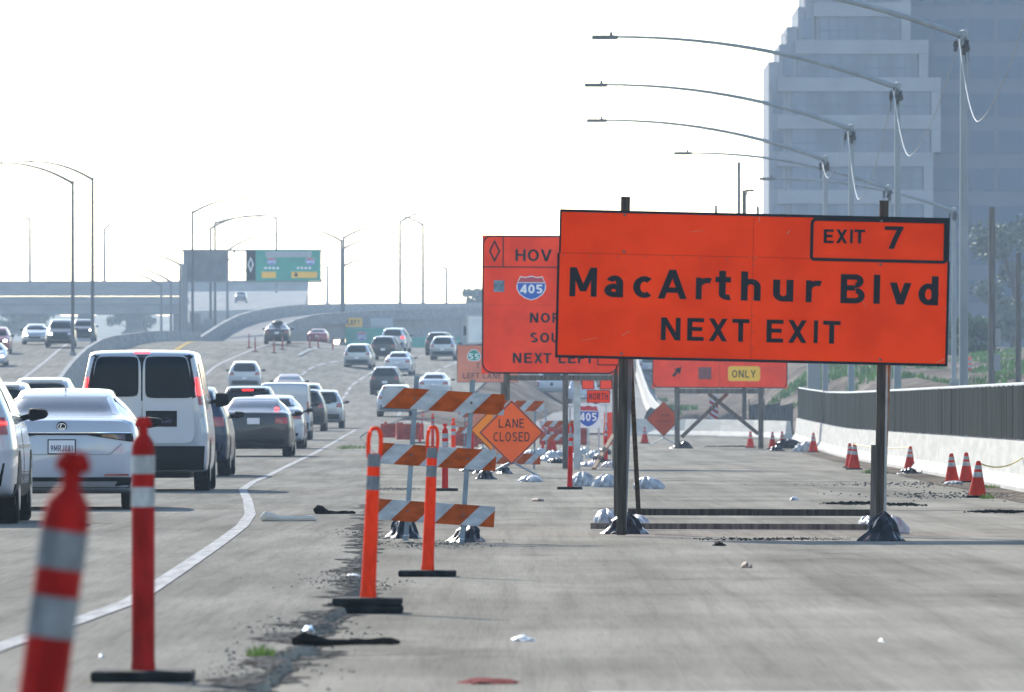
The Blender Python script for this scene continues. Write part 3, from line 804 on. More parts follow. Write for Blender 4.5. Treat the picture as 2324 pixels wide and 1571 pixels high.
for px in (1070,1140):
    a = LF_(px, 800, .12); MB().bar(a, Vector((a.x, a.y, -.1)), .12, .12, (0,1,0)).build('post', 'wood_grey', fs)

# ------------------------------------------------------------------ NORTH 405 route marker
YM = 215.0
baseM = Vector((PX(1350,YM), YM, ground(PX(1350,YM),YM)-.045))
rk = thing('route_marker', 'route 405 shield marker with small orange NORTH plate above', 'road sign', baseM)
MM_ = panel_M(1307, 971, YM, .01, baseM)
def br(fn, name, m, **kw): return bp(fn, name, m, rk, MM_, **kw)
br(lambda b: b.poly(rrect(0,55,0,54,3), 0, .012), 'marker_plate', 'sign_white')
shield_on(rk, MM_, 27.5, 27, 53, 52, -.006)
br(lambda b: b.poly(rrect(24,77,57,86,2), 0, .012), 'north_plate', 'sign_orange_red')
def npl(b):
    rframe(b, 24.6,76.4,57.6,85.4,2,1.2,-.004); line(b, 'NORTH', 29, 64, 15, -.0045, t=.17, fit=43)
br(npl, 'lettering', 'sign_black')
a = P(1359,880,YM)-baseM+Vector((0,.04,0)); MB().bar(a, Vector((a.x,a.y,-.05)), .05, .05, (0,1,0)).build('post', 'galv', rk)
for nm, lab, pxs, Yq in (('lane_plate','small plain orange plate on a steel post beside the NORTH plate',(1320,1349,858,884),260), ('turn_plate','narrow orange plate on a thin post above the NORTH plate',(1361,1390,853,884),262)):
    b0 = Vector((PX((pxs[0]+pxs[1])/2,Yq), Yq, ground(PX(pxs[0],Yq),Yq)-.045))
    t_ = thing(nm, lab, 'road sign', b0)
    pa, pb = P(pxs[0],pxs[3],Yq)-b0, P(pxs[1],pxs[2],Yq)-b0
    MB().poly(rrect(pa.x,pb.x,pa.z,pb.z,.03), 0, .015).build('plate','sign_orange_red',t_)
    mb = MB(); rframe(mb, pa.x+.008,pb.x-.008,pa.z+.008,pb.z-.008,.03,.018,-.005); mb.build('border','sign_black',t_)
    MB().bar((0,.05,pb.z), (0,.05,-.05), .06,.05,(0,1,0)).build('post','galv',t_)
# ------------------------------------------------------------------ work zone furniture
mat('tube_orange', (.95,.045,.008), .6, spec=.05, noise=(5,.78,1.10,(3,3,.9)))
mat('tube_red', (.30,.012,.010), .6, spec=.05, noise=(5,.66,1.2,(3,3,.9)))
mat('tube_bright', (.60,.022,.018), .6, spec=.05, noise=(5,.66,1.2,(3,3,.9)))
mat('band_white', (.36,.37,.375), .7, spec=.1, noise=(9,.66,1.12,(2,2,1)))
mat('band_grey', (.19,.205,.22), .7, spec=.1, noise=(9,.66,1.15,(2,2,1)))
mat('rubber', (.013,.015,.016), .9, spec=.1, noise=(8,.7,1.6), bump=(30,.2))
mat('cone_orange', (.55,.032,.014), .65, spec=.05, noise=(5,.75,1.1))
mat('bag_white', (.43,.44,.45), .5, spec=.25, noise=(7,.55,1.1), bump=(12,.9))
mat('bag_black', (.010,.011,.013), .35, spec=.22, noise=(5,.7,1.7), bump=(10,.7))
mat('rail_white', (.41,.43,.45), .7, spec=.1, noise=(7,.78,1.08,(1,1,2)))
mat('rail_orange', (.36,.062,.008), .7, spec=.08, noise=(7,.72,1.2,(1,1,2)))
mat('diamond_orange', (1.0,.125,.015), .55, spec=.15, noise=(2,.92,1.05))
mat('diamond_yellow', (1.0,.24,.01), .55, spec=.15, noise=(2,.92,1.05))
mat('diamond_dark', (.42,.055,.012), .7, spec=.05, noise=(2,.9,1.1))
mat('mark_maroon', (.10,.012,.012), .5)
mat('tar', (.014,.014,.014), .95, spec=.05)

def gz(X, Y, closed=True): return ground(X, Y) - (.045 if closed else 0)

def delineator(px, Y, label, style='loop', m='tube_orange', bands='band_grey', lean=0.0, height=1.07, group=None, dz=0, base2=False, r=.042):
    X = PX(px, Y); z = gz(X, Y, X > RE(Y)) + dz
    t = thing('delineator_post', label, 'delineator', (X, Y, z), 0, group)
    bs = MB().bevbox(-.205,.205,-.2,.2,0,.045,.012)
    bs.build('base', 'rubber', t)
    if base2: MB().bevbox(-.20,.20,-.195,.2,.0455,.09,.012).build('base', 'rubber', t)
    z0 = .09 if base2 else .045
    Rt = Matrix.Rotation(lean, 4, 'Y')
    H = height
    def pt(prof, nm, mm, par=t, n=20):
        o = MB().lathe(prof, n).xf(Rt).build(nm, mm, par, smooth=True); return o
    b1, b2, b3, b4 = H*.855, H*.785, H*.735, H*.66
    if style == 'tee':
        body = pt([(r*1.06,z0),(r*1.06,z0+.02),(r,z0+.04),(r,H*.875),(r*.9,H*.905),(r*.62,H*.925),(r*.42,H*.935),(r*.40,H*.965),(r*.58,H*.972),(r*.60,H*.99),(r*.5,H),(0.001,H)], 'tube', m)
        MB().bevbox(-r*.72,r*.72,-r*.45,r*.45,H*.962,H*.988,.006).xf(Rt).build('grip', m, t)
    else:
        body = pt([(r*1.12,z0),(r*1.12,z0+.02),(r*1.02,z0+.05),(r*.86,H*.80),(r*.86,H*.84),(r*.5,H*.855),(.001,H*.858)], 'tube', m)
        pts = []; hh = H*.185; cz = H*.90
        for i in range(25):
            a = 2*math.pi*i/24; sx = math.sin(a); cz_ = math.cos(a)
            pts.append((r*.86*(abs(sx)**.75)*(1 if sx > 0 else -1), 0, cz + hh*.5*(abs(cz_)**.8)*(1 if cz_ > 0 else -1)))
        MB().tube(pts, .0125, 8, cap=False).xf(Rt).build('loop_handle', m, t, smooth=True)
    for hi, lo in ((b1, b2), (b3, b4)):
        rr = r + .0015 if style == 'tee' else r*.875 + .0015
        k = 1.0 if style == 'tee' else 1.0
        pt([(rr, lo), (rr, hi)], 'reflective_band', bands, body)
    return t
delineator(2, 17.4, 'leaning dirty red delineator tube with grey bands at the lane edge', 'tee', 'tube_red', 'band_grey', lean=.135, height=1.09, dz=-.088, r=.047)
delineator(325, 35.7, 'upright red delineator tube with white bands on black base at lane edge', 'tee', 'tube_red', 'band_white', r=.047)
delineator(834, 50.5, 'bright orange loop top delineator on doubled black base', 'loop', base2=True, lean=.042)
delineator(970, 62.5, 'bright orange loop top delineator in front of the striped barricade', 'loop', lean=.038)
delineator(1293, 143, 'loop top delineator standing alone beside white sandbags', 'loop', 'tube_bright', 'band_white', lean=.02)
delineator(1010, 140, 'red delineator tube behind the striped barricade', 'tee', 'tube_bright', 'band_white', r=.05)
delineator(1029, 192, 'orange delineator with white bands beyond the barricade rails', 'tee', 'tube_orange', 'band_white', r=.05)
delineator(952, 300, 'thin red delineator leaning by the orange plastic barriers', 'loop', 'tube_bright', 'band_white', lean=.12)
delineator(982, 262, 'dark red delineator tube near the yellow flattened litter', 'tee', 'tube_bright', 'band_grey', r=.05)
for i, (px, Y) in enumerate([(565,612),(579,600),(622,596),(641,606),(703,628),(722,640),(755,648)]):
    delineator(px, Y, 'slim red channelizer post in the gore between lanes', 'tee', 'tube_red', 'band_white', group='channelizer posts in the gore', height=1.0, r=.05)

def barricade(px, Y, label, width, tilt, rails, posts, scale_ref, rear=False):
    X = PX(px, Y); z = gz(X, Y)
    t = thing('barricade', label, 'barricade', (X, Y, z), 0)
    Rt = Matrix.Rotation(tilt, 4, 'Y')
    for (zc, h, x0, x1, ph) in rails:
        rail = MB().bevbox(x0,x1,-.012,.012,zc-h/2,zc+h/2,.004).xf(Rt).build('rail', 'rail_white', t)
        per, sw, sh = .40, .23, h*.92
        k = -3
        while True:
            a = x0 + ph + k*per
            if a > x1: break
            # parallelogram clipped to the rail
            poly = [(a, zc-h/2), (a+sw, zc-h/2), (a+sw+sh, zc+h/2), (a+sh, zc+h/2)]
            def clip(pl, lim, keep_less):
                out = []
                for i in range(len(pl)):
                    p, q = pl[i], pl[(i+1) % len(pl)]
                    ip = (p[0] <= lim) if keep_less else (p[0] >= lim); iq = (q[0] <= lim) if keep_less else (q[0] >= lim)
                    if ip: out.append(p)
                    if ip != iq:
                        u = (lim-p[0])/(q[0]-p[0]); out.append((lim, p[1]+u*(q[1]-p[1])))
                return out
            poly = clip(poly, x1, True)
            poly = clip(poly, x0, False) if poly else poly
            if len(poly) >= 3:
                MB().poly(poly, -.0155, .003).xf(Rt).build('stripe', 'rail_orange', rail)
            k += 1
    for xp in posts:
        MB().bar((xp,.035,1.50), (xp,.035,.02), .045, .045, (0,1,0)).xf(Rt).build('upright', 'steel_blue', t)
        MB().bar((xp,-.55,.03), (xp,.6,.03), .045, .045).xf(Rt).build('foot', 'steel_blue', t)
        for zc, h, *_ in rails:
            MB().tube([(xp,-.022,zc),(xp,-.012,zc)], .012, 6).xf(Rt).build('bolt', 'bolt', t)
    return t
barricade(983, 80, 'three rail orange and white striped barricade beside the delineators', 1.1, .068,
          [(1.29,.19,-.55,.56,.02),(.78,.19,-.55,.52,.14),(.27,.19,-.52,.54,.12)], (-.25,.26), 250)
barricade(1165, 196, 'farther striped barricade behind the LANE CLOSED diamond', 1.2, .02,
          [(1.40,.23,-.62,.66,.05),(.22,.24,-.6,.60,.2)], (-.45,.46), 131)

def diamond(px, py, Y, half, label, m, rows, t_=.13, legs=True, tilt=0):
    X = PX(px, Y); z = gz(X, Y)
    t = thing('diamond_sign', label, 'road sign', (X, Y, z), 0)
    k = Y/FPX; zc = PZ(py, Y) - z
    def dm(h): return [(h*k, zc), (0, zc+h*k), (-h*k, zc), (0, zc-h*k)]
    MB().poly(dm(half), 0, .012).build('sign_plate', m, t)
    mb = MB(); frame(mb, dm(half*.985), dm(half*.93), -.004); mb.build('border', 'mark_maroon', t)
    for (s_, x0, x1, v, cap) in rows:
        mb = MB(); line(mb, s_, x0*k, zc+v*k, cap*k, -.0045, t=t_, fit=(x1-x0)*k); mb.build('lettering', 'sign_black', t)
    MB().bar((0,.03,zc+half*k*.8), (0,.03,.25), .035, .03, (0,1,0)).build('mast', 'steel_blue', t)
    for a in (35, 145, 215, 325):
        MB().bar((0,.03,.30), (.65*math.cos(R(a)), .03+.65*math.sin(R(a)), .02), .03, .03).build('leg', 'steel_blue', t)
    return t
diamond(1161, 982, 172, 74, 'orange LANE CLOSED diamond sign on a portable stand', 'diamond_orange', [('LANE',-29,28,11,20),('CLOSED',-41,41,-20,21)])
diamond(1128, 976, 200, 62, 'yellow orange diamond sign tucked behind the LANE CLOSED sign', 'diamond_yellow', [])
diamond(1096, 962, 230, 44, 'dull reddish diamond sign left of the yellow orange diamond', 'sign_faded', [])
diamond(1506, 951, 345, 40, 'dark orange diamond sign beside the ONLY sign post', 'diamond_dark', [('LANE',-14,14,5,7),('CLOSED',-18,18,-8,7)], t_=.1)

def cone(px, py, Y, hpx, label, group=None, lean=0, m='cone_orange'):
    X = PX(px, Y); z = gz(X, Y); H = hpx*Y/FPX
    t = thing('traffic_cone', label, 'cone', (X, Y, z), 0, group)
    MB().bevbox(-.19*H/.6,.19*H/.6,-.19*H/.6,.19*H/.6,0,.035,.012).build('base', 'rubber', t)
    Rt = Matrix.Rotation(lean, 4, 'Y')
    r0, r1 = .145*H/.6, .032
    def rr(q): return r0 + (r1-r0)*q
    body = MB().lathe([(rr(0),.036),(rr(.97),H*.97),(rr(1)*.7,H),(.001,H)], 18).xf(Rt).build('cone_body', m, t, smooth=True)
    for a, b in ((.52,.70),(.77,.88)):
        MB().lathe([(rr(a)+.003,H*a),(rr(b)+.003,H*b)], 18).xf(Rt).build('reflective_band', 'band_white', body, smooth=True)
    return t
def Yg(py, X=8): return HC*FPX/(py-HY)*1.0
for px, pyb, pyt, lab, lean in [
    (2218,1130,1046,'traffic cone tied to caution tape in front of two others',.03),
    (2193,1096,1027,'slim traffic cone standing just behind the taped cone',0),
    (2161,1097,1029,'traffic cone with sandbag at its base by the white barrier',-.03),
    (2064,1069,1013,'traffic cone on black plastic holding the yellow caution tape',.04),
    (1938,1066,1006,'traffic cone in front of its leaning twin near the timber post',.03),
    (1931,1062,1006,'traffic cone leaning behind its twin by the sign post',-.05),
    (1846,1027,982,'traffic cone beside the torn white plastic sheet',0),
    (1775,1018,979,'small traffic cone by the black plastic heap',0),
    (1753,1019,980,'dark small traffic cone next to the ONLY sign leg',0),
    (1703,1017,979,'bright small traffic cone inside the braced posts',0),
    (1463,1007,969,'traffic cone in front of the pale cross rail',0),
    (1252,1024,974,'traffic cone set on a pile of white sandbags',.02),
    (1306,1028,983,'dull traffic cone leaning on the HOV sign leg',.05)]:
    Y = on_ground(px, pyb, -.045)
    cone(px, pyb, Y, pyb-pyt, lab, lean=lean)

def blob_mesh(mb, c, rad, seed, flatb=True, amp=.16, sub=3, fold=5.0):
    bm = bmesh.new(); bmesh.ops.create_icosphere(bm, subdivisions=sub, radius=1)
    for v in bm.verts:
        p = v.co.copy()
        n = 1 + amp*mnoise.noise(p*1.7 + Vector((seed,0,0))) + amp*.6*mnoise.noise(p*fold + Vector((0,seed,0)))
        p = p*n
        if flatb and p.z < -.25: p.z = -.25 - (p.z+.25)*.05
        v.co = Vector((c[0]+p.x*rad[0], c[1]+p.y*rad[1], c[2]+(p.z+.27)*rad[2]))
    bm.verts.index_update()
    mb.add([v.co[:] for v in bm.verts], [[v.index for v in f.verts] for f in bm.faces]); bm.free()
    return mb
def bag(name, px, py, Y, w_, h_, m, label, cat, group=None, seed=0, amp=.18, d=.3):
    """px,py: bottom centre; w_,h_ in picture pixels"""
    k = Y/FPX; X = PX(px,Y); z = gz(X, Y, X > RE(Y))
    if cat == 'bag': mb = sack_mesh(MB(), w_*k*1.05, h_*k*(1 if 'black' in name else .85), d, seed, 'black_sandbag' == name)
    else: mb = blob_mesh(MB(), (0,0,0), (w_*k/2*.95, d, h_*k/1.25), seed, amp=amp)
    o = mb.build(name, m, smooth=True, label=label, cat=cat, group=group)
    o.location = (X, Y, max(z-.01, PZ(py,Y)) if py else z-.01)
    return o
def sack_mesh(mb, w_, h_, d, seed, peak):
    rnd = random.Random(int(seed*100)+1); n, m = 40, 16; o = len(mb.v)
    ph = [rnd.random()*6.28 for _ in range(6)]; lean = rnd.uniform(-.12,.12)
    for j in range(m+1):
        v = j/m
        if peak: prof = (1-v)**.62*(.93+.07*math.cos(v*9)) if v < .985 else .015
        else: prof = math.sqrt(max(0,1-v**2.3))
        if j == 0: prof *= .97
        for i in range(n):
            a = 2*math.pi*i/n
            fold = 1 + (.05+.10*v)*math.sin(7*a+ph[0]+3*v) + .06*math.sin(11*a+ph[1]-5*v) + .10*math.sin(2*a+ph[2]) + .05*math.sin(17*a+ph[3]+9*v)
            r_ = max(prof,.01)*fold
            z = h_*v*(1 + .10*math.sin(2*a+ph[4])*(1-v) + .05*math.sin(5*a+ph[5]))
            mb.v.append((w_/2*r_*math.cos(a) + lean*w_*v, d*r_*math.sin(a), z))
    for j in range(m):
        for i in range(n):
            i2 = (i+1) % n; mb.f.append((o+j*n+i, o+j*n+i2, o+(j+1)*n+i2, o+(j+1)*n+i))
    mb.f.append(tuple(o+i for i in range(n-1,-1,-1))); mb.f.append(tuple(o+m*n+i for i in range(n)))
    return mb
def Y_at(px, py): return on_ground(px, py, -.045)
bags = [
 # name, px, py(bottom), w, h, mat, label
 ('black_sandbag',914,1222,88,62,'bag_black','black plastic sandbag weighing down the barricade left foot'),
 ('black_sandbag',1054,1230,92,46,'bag_black','black plastic sandbag weighing down the barricade right foot'),
 ('white_sandbag',1382,1196,62,50,'bag_white','shiny white sandbag on the left foot of the big sign'),
 ('white_sandbag',1448,1200,56,40,'bag_white','small white sandbag right of the big sign left post'),
 ('black_sandbag',1418,1212,100,52,'bag_black','black plastic bag against the left post of the big sign'),
 ('white_sandbag',2030,1212,62,52,'bag_white','white sandbag with tied neck by the big sign right post'),
 ('white_sandbag',1970,1198,44,34,'bag_white','white sandbag peeking out behind the black peaked bag'),
 ('black_sandbag',2000,1228,112,68,'bag_black','peaked black plastic bag around the big sign right post'),
 ('white_sandbag',1318,1104,50,40,'bag_white','puffy white sandbag just right of the lone delineator'),
 ('white_sandbag',1372,1106,58,36,'bag_white','white sandbag under the leaning timber brace'),
 ('white_sandbag',1472,1110,60,34,'bag_white','white sandbag beyond the left post of the big sign'),
 ('white_sandbag',1203,1094,52,20,'bag_white','flattened white sandbag on open pavement below the diamond sign'),
 ('black_sandbag',1145,1075,40,22,'bag_black','black sandbag on the LANE CLOSED stand'),
 ('black_sandbag',1103,1088,44,26,'bag_black','black sandbag nearest the barricade right upright'),
 ('black_sandbag',1088,1074,30,20,'bag_black','small black sandbag behind the barricade right upright'),
 ('white_sandbag',1252,1042,34,24,'bag_white','white sandbag under the cone on the sandbag pile'),
 ('white_sandbag',1278,1036,44,18,'bag_white','low white sandbag between cone and delineator'),
 ('white_sandbag',1308,1047,30,24,'bag_white','round white sandbag behind the lone delineator'),
 ('white_sandbag',1208,1036,40,20,'bag_white','white sandbag behind the LANE CLOSED diamond corner'),
 ('black_sandbag',1358,1050,36,24,'bag_black','black sandbag at the HOV sign foot'),
 ('white_sandbag',1345,1040,36,22,'bag_white','crumpled white sandbag at the HOV sign foot'),
 ('black_plastic_heap',1790,1018,64,22,'bag_black','long heap of black plastic at the end of the white barrier'),
 ('white_plastic_sheet',1826,1026,54,28,'bag_white','torn white plastic sheet lying by the white barrier'),
 ('black_sandbag',1762,1024,44,14,'bag_black','flat black bag between two small cones'),
 ('black_sandbag',2062,1076,50,16,'bag_black','flat black plastic under the taped cone'),
 ('white_sandbag',2092,1074,24,12,'bag_white','small white bag right of the taped cone'),
 ('black_sandbag',1546,1018,54,18,'bag_black','black bag at the left foot of the ONLY sign'),
 ('grey_sandbag',2162,1100,40,12,'band_grey','grey sandbag lying between the slim cones'),
]
for i, (nm, px, py, w_, h_, m, lab) in enumerate(bags):
    bag(nm, px, None, Y_at(px, py), w_, h_, m, lab, 'bag', seed=i*3.7, amp=.22)
for i, (px, py, w_, h_) in enumerate([(1222,1030,34,16),(1236,1048,30,18),(1264,1052,36,16),(1290,1024,34,16),(1322,1030,36,18),(1368,1032,34,18),(1336,1060,40,16),(1188,1046,34,14),(1160,1040,30,14),(1120,1052,34,14),(1385,1062,40,20),(1060,1070,32,12)]):
    dk = i % 3 == 2
    bag('dark_sandbag' if dk else 'dirty_sandbag', px, None, Y_at(px, py), w_, h_, 'bag_black' if dk else 'bag_white', 'dark sandbag lying in the cluttered pile around the sign stands' if dk else 'dirty pale sandbag lying in the cluttered pile around the sign stands', 'bag', 'dark sandbags of the clutter pile' if dk else 'pale sandbags of the clutter pile', seed=i*2.9+50, amp=.2)
# litter and debris
mat('litter_red', (.13,.014,.016), .9, spec=.03); mat('litter_cream', (.55,.52,.44), .8); mat('litter_blue', (.35,.55,.75), .4); mat('litter_yellow', (.75,.45,.03), .6)
mat('litter_brown', (.2,.14,.1), .8)
def litter(name, px, py, w_, h_, m, label, seed, d=.14, amp=.35):
    Y = Y_at(px, py); return bag(name, px, None, Y, w_, h_, m, label, 'litter', seed=seed, amp=amp, d=d)
litter('crumpled_bag', 1186, 1455, 62, 16, 'bag_white', 'crumpled white plastic bag on the grey pavement', 1)
litter('red_rag', 1112, 1550, 150, 16, 'litter_red', 'flat dark red rag lying on the pavement', 5, d=.25)
pass
litter('blue_litter', 700, 1452, 28, 16, 'litter_blue', 'crushed pale blue wrapper by the pavement edge', 12)
def club(name, px0, px1, py, r0, r1, m, label, seed):
    rnd = random.Random(seed); Y = Y_at(px0, py); a = Vector((PX(px0,Y), Y, 0)); b = Vector((PX(px1,Y), Y+.25, 0)); pts, rs = [], []
    for k in range(13):
        t = k/12; p = a.lerp(b, t); r_ = (r0*(1-sstep(.05,.4,t)) + r1)*rnd.uniform(.85,1.15)*(.55 if k in (0,12) else 1)
        p.z = r_*.8 + .004*rnd.random(); p.y += .03*rnd.random(); pts.append(p - a); rs.append(r_)
    o = MB().tube(pts, rs, 9).build(name, m, smooth=True, label=label, cat='litter'); o.location = (a.x, a.y, gz(a.x, a.y, a.x > RE(a.y))); return o
club('cream_board', 592, 716, 1193, .022, .030, 'litter_cream', 'fallen cream board on the road shoulder', 14)
club('black_rubber_scrap', 714, 806, 1176, .045, .018, 'tar', 'black rubber scrap lying beside the cream board', 17)
club('black_rubber_strip', 668, 905, 1488, .020, .016, 'tar', 'long strip of torn black tyre rubber at the pavement edge', 19)
def rubble(name, spots, n, size, m, label, seed, spread=(.5,.5)):
    rnd = random.Random(seed); mb = MB()
    for (px0, px1, py, f) in spots:
        ya, yb = Y_at(px0, py), Y_at(px1, py)
        for i in range(int(n*f)):
            u = rnd.random(); Y = ya + (yb-ya)*u; X = PX(px0 + (px1-px0)*u, Y) + rnd.gauss(0,1)*spread[0]*.3; Y += rnd.gauss(0,1)*spread[1]
            z = gz(X, Y, X > RE(Y) + .12); s_ = size*rnd.uniform(.3,1.2)*(.5+.5*math.sin(u*math.pi)); 
            c = [(X+s_*rnd.uniform(.5,1.1)*dx, Y+s_*2*dy, z+s_*.9*rnd.uniform(.5,1)*dz) for dx, dy, dz in ((-1,-.5,0),(1,-.5,0),(0,1,0),(-.4,-.3,1),(.5,-.1,.9),(0,.6,.8))]
            mb.add(c, [(0,1,4,3),(1,2,5,4),(2,0,3,5),(3,4,5),(0,2,1)])
    return mb.build(name, m, kind='stuff', label=label)
rubble('black_dirt', [(1878,2010,1144,1),(2020,2090,1147,.4)], 260, .045, 'tar', 'ridge of black dirt clods behind the timber post', 31, (.2,.5))
rubble('black_dirt', [(2210,2330,1163,1)], 200, .04, 'tar', 'ridge of black dirt clods near the taped cones', 33, (.2,.4))
rubble('black_dirt', [(1560,1920,1224,1)], 380, .016, 'tar', 'thin line of black grit in front of the big sign', 37, (.2,.5))
rubble('black_dirt', [(1600,1730,1014,1)], 160, .06, 'tar', 'dark clods under the braced posts', 38, (.3,1))
mat('grit', (.10,.095,.088), 1, spec=0)
rubble('loose_gravel', [(560,640,1540,.5),(640,760,1440,.7),(760,830,1330,.8),(830,850,1220,.7),(845,960,1110,1.4),(870,1090,1236,1.0),(850,940,1050,.8)], 420, .012, 'grit', 'loose dark gravel along the ragged pavement edge', 44, (.5,1.6))
rubble('loose_gravel', [(1900,2330,1100,1),(2080,2330,1125,1)], 420, .028, 'grit', 'loose gravel and crumbs along the foot of the white barrier', 46, (2.2,3))
litter('brown_cup', 1694, 1289, 26, 16, 'litter_brown', 'crushed brown cup on the pavement', 19)
litter('white_cup', 1802, 1136, 20, 10, 'bag_white', 'small white crumpled cup behind the big sign', 21)
litter('grey_litter', 1632, 1239, 30, 12, 'tar', 'dark lump of dirt below the big sign', 23)
litter('foil_scrap', 1220, 1138, 28, 10, 'litter_brown', 'tan scrap on pavement between barricade and delineator', 25)
litter('yellow_litter', 1044, 1052, 22, 9, 'litter_yellow', 'flattened yellow scrap by the far delineator', 27)
litter('white_scrap', 2000, 1456, 12, 10, 'bag_white', 'tiny white paper scrap on open pavement', 39)
litter('white_scrap', 230, 1515, 10, 14, 'bag_white', 'tiny white paper scrap beside the black base', 41)
litter('white_scrap', 800, 1322, 34, 8, 'bag_white', 'pale flattened scrap near the doubled black base', 43)

# caution tape between cones
mat('tape', (.55,.45,.08), .6)
def tape(a, b, sag, label):
    pts = []
    for i in range(17):
        t = i/16; p = a.lerp(b, t); p.z -= sag*4*t*(1-t); pts.append(p)
    o = MB().tube(pts, .012, 5).build('caution_tape', 'tape', label=label, cat='tape'); return o
def conetop(px, pyb, hpx):
    Y = Y_at(px, pyb); X = PX(px, Y); return Vector((X, Y, gz(X,Y) + hpx*Y/FPX - .02))
tape(conetop(1938,1066,60), conetop(2064,1069,56), .05, 'yellow caution tape strung between two cones along the barrier')
tape(conetop(2218,1130,84), Vector((PX(2324,142), 142, .50)), .12, 'dark twisted caution tape running from the front cone to the barrier')

# grass and weeds
mat('grass', (.13,.20,.03), .8, noise=(4,.6,1.5))
mat('weed_far', (.10,.19,.035), .8, noise=(.4,.6,1.5))
def tuft(name, X, Y, z, rad, h, n, m, label, seed, kind=None, sx=1, sy=1):
    rnd = random.Random(seed); mb = MB()
    for i in range(n):
        a = rnd.random()*6.283; r_ = rad*math.sqrt(rnd.random()); x = r_*math.cos(a)*sx; y = r_*math.sin(a)*sy
        hh = h*(.5+.6*rnd.random())*(1.15-r_/rad*.5); w_ = h*.05; dx, dy = (rnd.random()-.5)*h*.9, (rnd.random()-.5)*h*.9
        t = rnd.random()*3.14; ux, uy = math.cos(t)*w_, math.sin(t)*w_
        zz = 0
        mb.add([(x-ux,y-uy,zz),(x+ux,y+uy,zz),(x+ux*.6+dx*.45,y+uy*.6+dy*.45,zz+hh*.6),(x-ux*.6+dx*.45,y-uy*.6+dy*.45,zz+hh*.6),(x+dx,y+dy,zz+hh)], [(0,1,2,3),(3,2,4)])
    o = mb.build(name, m, label=label, cat='grass' if not kind else None, kind=kind); o.location = (X, Y, z); return o
for i, (px, py, r_, h_, lab) in enumerate([(592,1512,.07,.06,'green grass tuft growing from the ragged pavement edge'),
        (800,1022,.5,.16,'strip of green weeds where the far pavement edge curves'),
        (2240,1132,.10,.10,'small green weed right of the front taped cone'),
        (1986,1075,.28,.16,'green weeds between the barrier and the timber post'),
        (2240,1108,.25,.10,'dry weeds along the foot of the white barrier')]):
    Y = Y_at(px, py); X = PX(px, Y)
    tuft('grass_tuft', X, Y, ground(X,Y)-(.0 if i < 2 else .05), r_, h_, 170, 'grass', lab, i+3, sy=12 if i == 1 else 2.5)
rnd = random.Random(4)
mb = MB()
for i in range(26000):      # grass on the bank behind the fence
    Y = rnd.uniform(395, 640); X = rnd.uniform(9.5, 40) * (.75 + Y/1800)
    g = mnoise.noise(Vector((X*.12, Y*.035, 2.2)))
    if X < 12.4 and Y < 500: continue
    if g < .17: continue
    z = ground(X, Y) - .1; hh = .18 + .45*max(0, g)*rnd.random() + .1; w_ = .10; t = rnd.random()*3.14
    ux, uy = math.cos(t)*w_, math.sin(t)*w_; dx = (rnd.random()-.5)*.3
    mb.add([(X-ux,Y-uy,z),(X+ux,Y+uy,z),(X+dx,Y,z+hh)], [(0,1,2)])
mb.build('bank_grass', 'weed_far', kind='stuff', label='short green grass growing in patches on the bank behind the fence')

# orange plastic water barriers and machinery beyond the barricades
mat('plastic_barrier', (.34,.045,.025), .5, spec=.15, noise=(3,.75,1.2))
for px, Y, st_, lab in ((1072,250,'tee','orange delineator tube left of the yellow orange diamond'),(1232,300,'tee','far orange delineator beside the plastic barriers'),(1375,246,'loop','loop top delineator behind the big sign left post')):
    delineator(px, Y, lab, st_, 'tube_bright', 'band_white', r=.05)
barricade(1268, 290, 'far small striped barricade in front of the plastic barriers', 1.2, -.02, [(1.0,.2,-.6,.6,.05),(.55,.2,-.6,.6,.2)], (-.4,.4), 0)
barricade(1082, 276, 'far small striped barricade behind the dull diamond sign', 1.2, .03, [(1.2,.2,-.6,.6,.1),(.7,.2,-.6,.6,.25)], (-.4,.4), 0)
def water_barrier(px, py, Y, w_, h_, label, rz=0):
    X = PX(px,Y); k = Y/FPX; W, H = w_*k, h_*k; z = gz(X,Y)
    t = thing('plastic_barrier', label, 'barrier', (X,Y,z), rz)
    prof = [(-.3,0),(-.3,.25*H),(-.16,.42*H),(-.12,.95*H),(-.08,H),(.08,H),(.12,.95*H),(.16,.42*H),(.3,.25*H),(.3,0)]
    n = len(prof); vs = [(-W/2,y,zz) for y,zz in prof] + [(W/2,y,zz) for y,zz in prof]
    MB().add(vs, [tuple(range(n)), tuple(range(2*n-1,n-1,-1))] + [(i,i+n,(i+1)%n+n,(i+1)%n) for i in range(n)]).build('shell','plastic_barrier',t)
    for zz in (.55,.75): MB().box(-W*.46,W*.46,-.19,-.16,H*zz-.05,H*zz+.03).build('rib','plastic_barrier',t)
    for xx in (-.3,.3): MB().lathe([(.05,H-.001),(.05,H+.06),(.001,H+.07)],10,(xx*W,0)).build('cap','plastic_barrier',t)
for i, (px, Y, w_, h_, lab) in enumerate([(890,330,50,32,'orange plastic barrier seen under the top barricade rail left end'),(930,322,62,36,'long orange plastic barrier between the barricade uprights'),
        (1056,318,54,34,'orange plastic barrier left of the diamond signs'),(1252,352,52,34,'orange plastic barrier behind the cone on sandbags'),
        (1308,348,56,38,'orange plastic barrier below the route 405 marker'),(1282,366,80,44,'taller orange plastic barrier behind the other two'),(1100,352,60,36,'orange plastic barrier beyond the diamond signs')]):
    water_barrier(px, 0, Y, w_, h_, lab, rz=(-.2,.1,.15,-.1,.12,.05,-.08)[i])
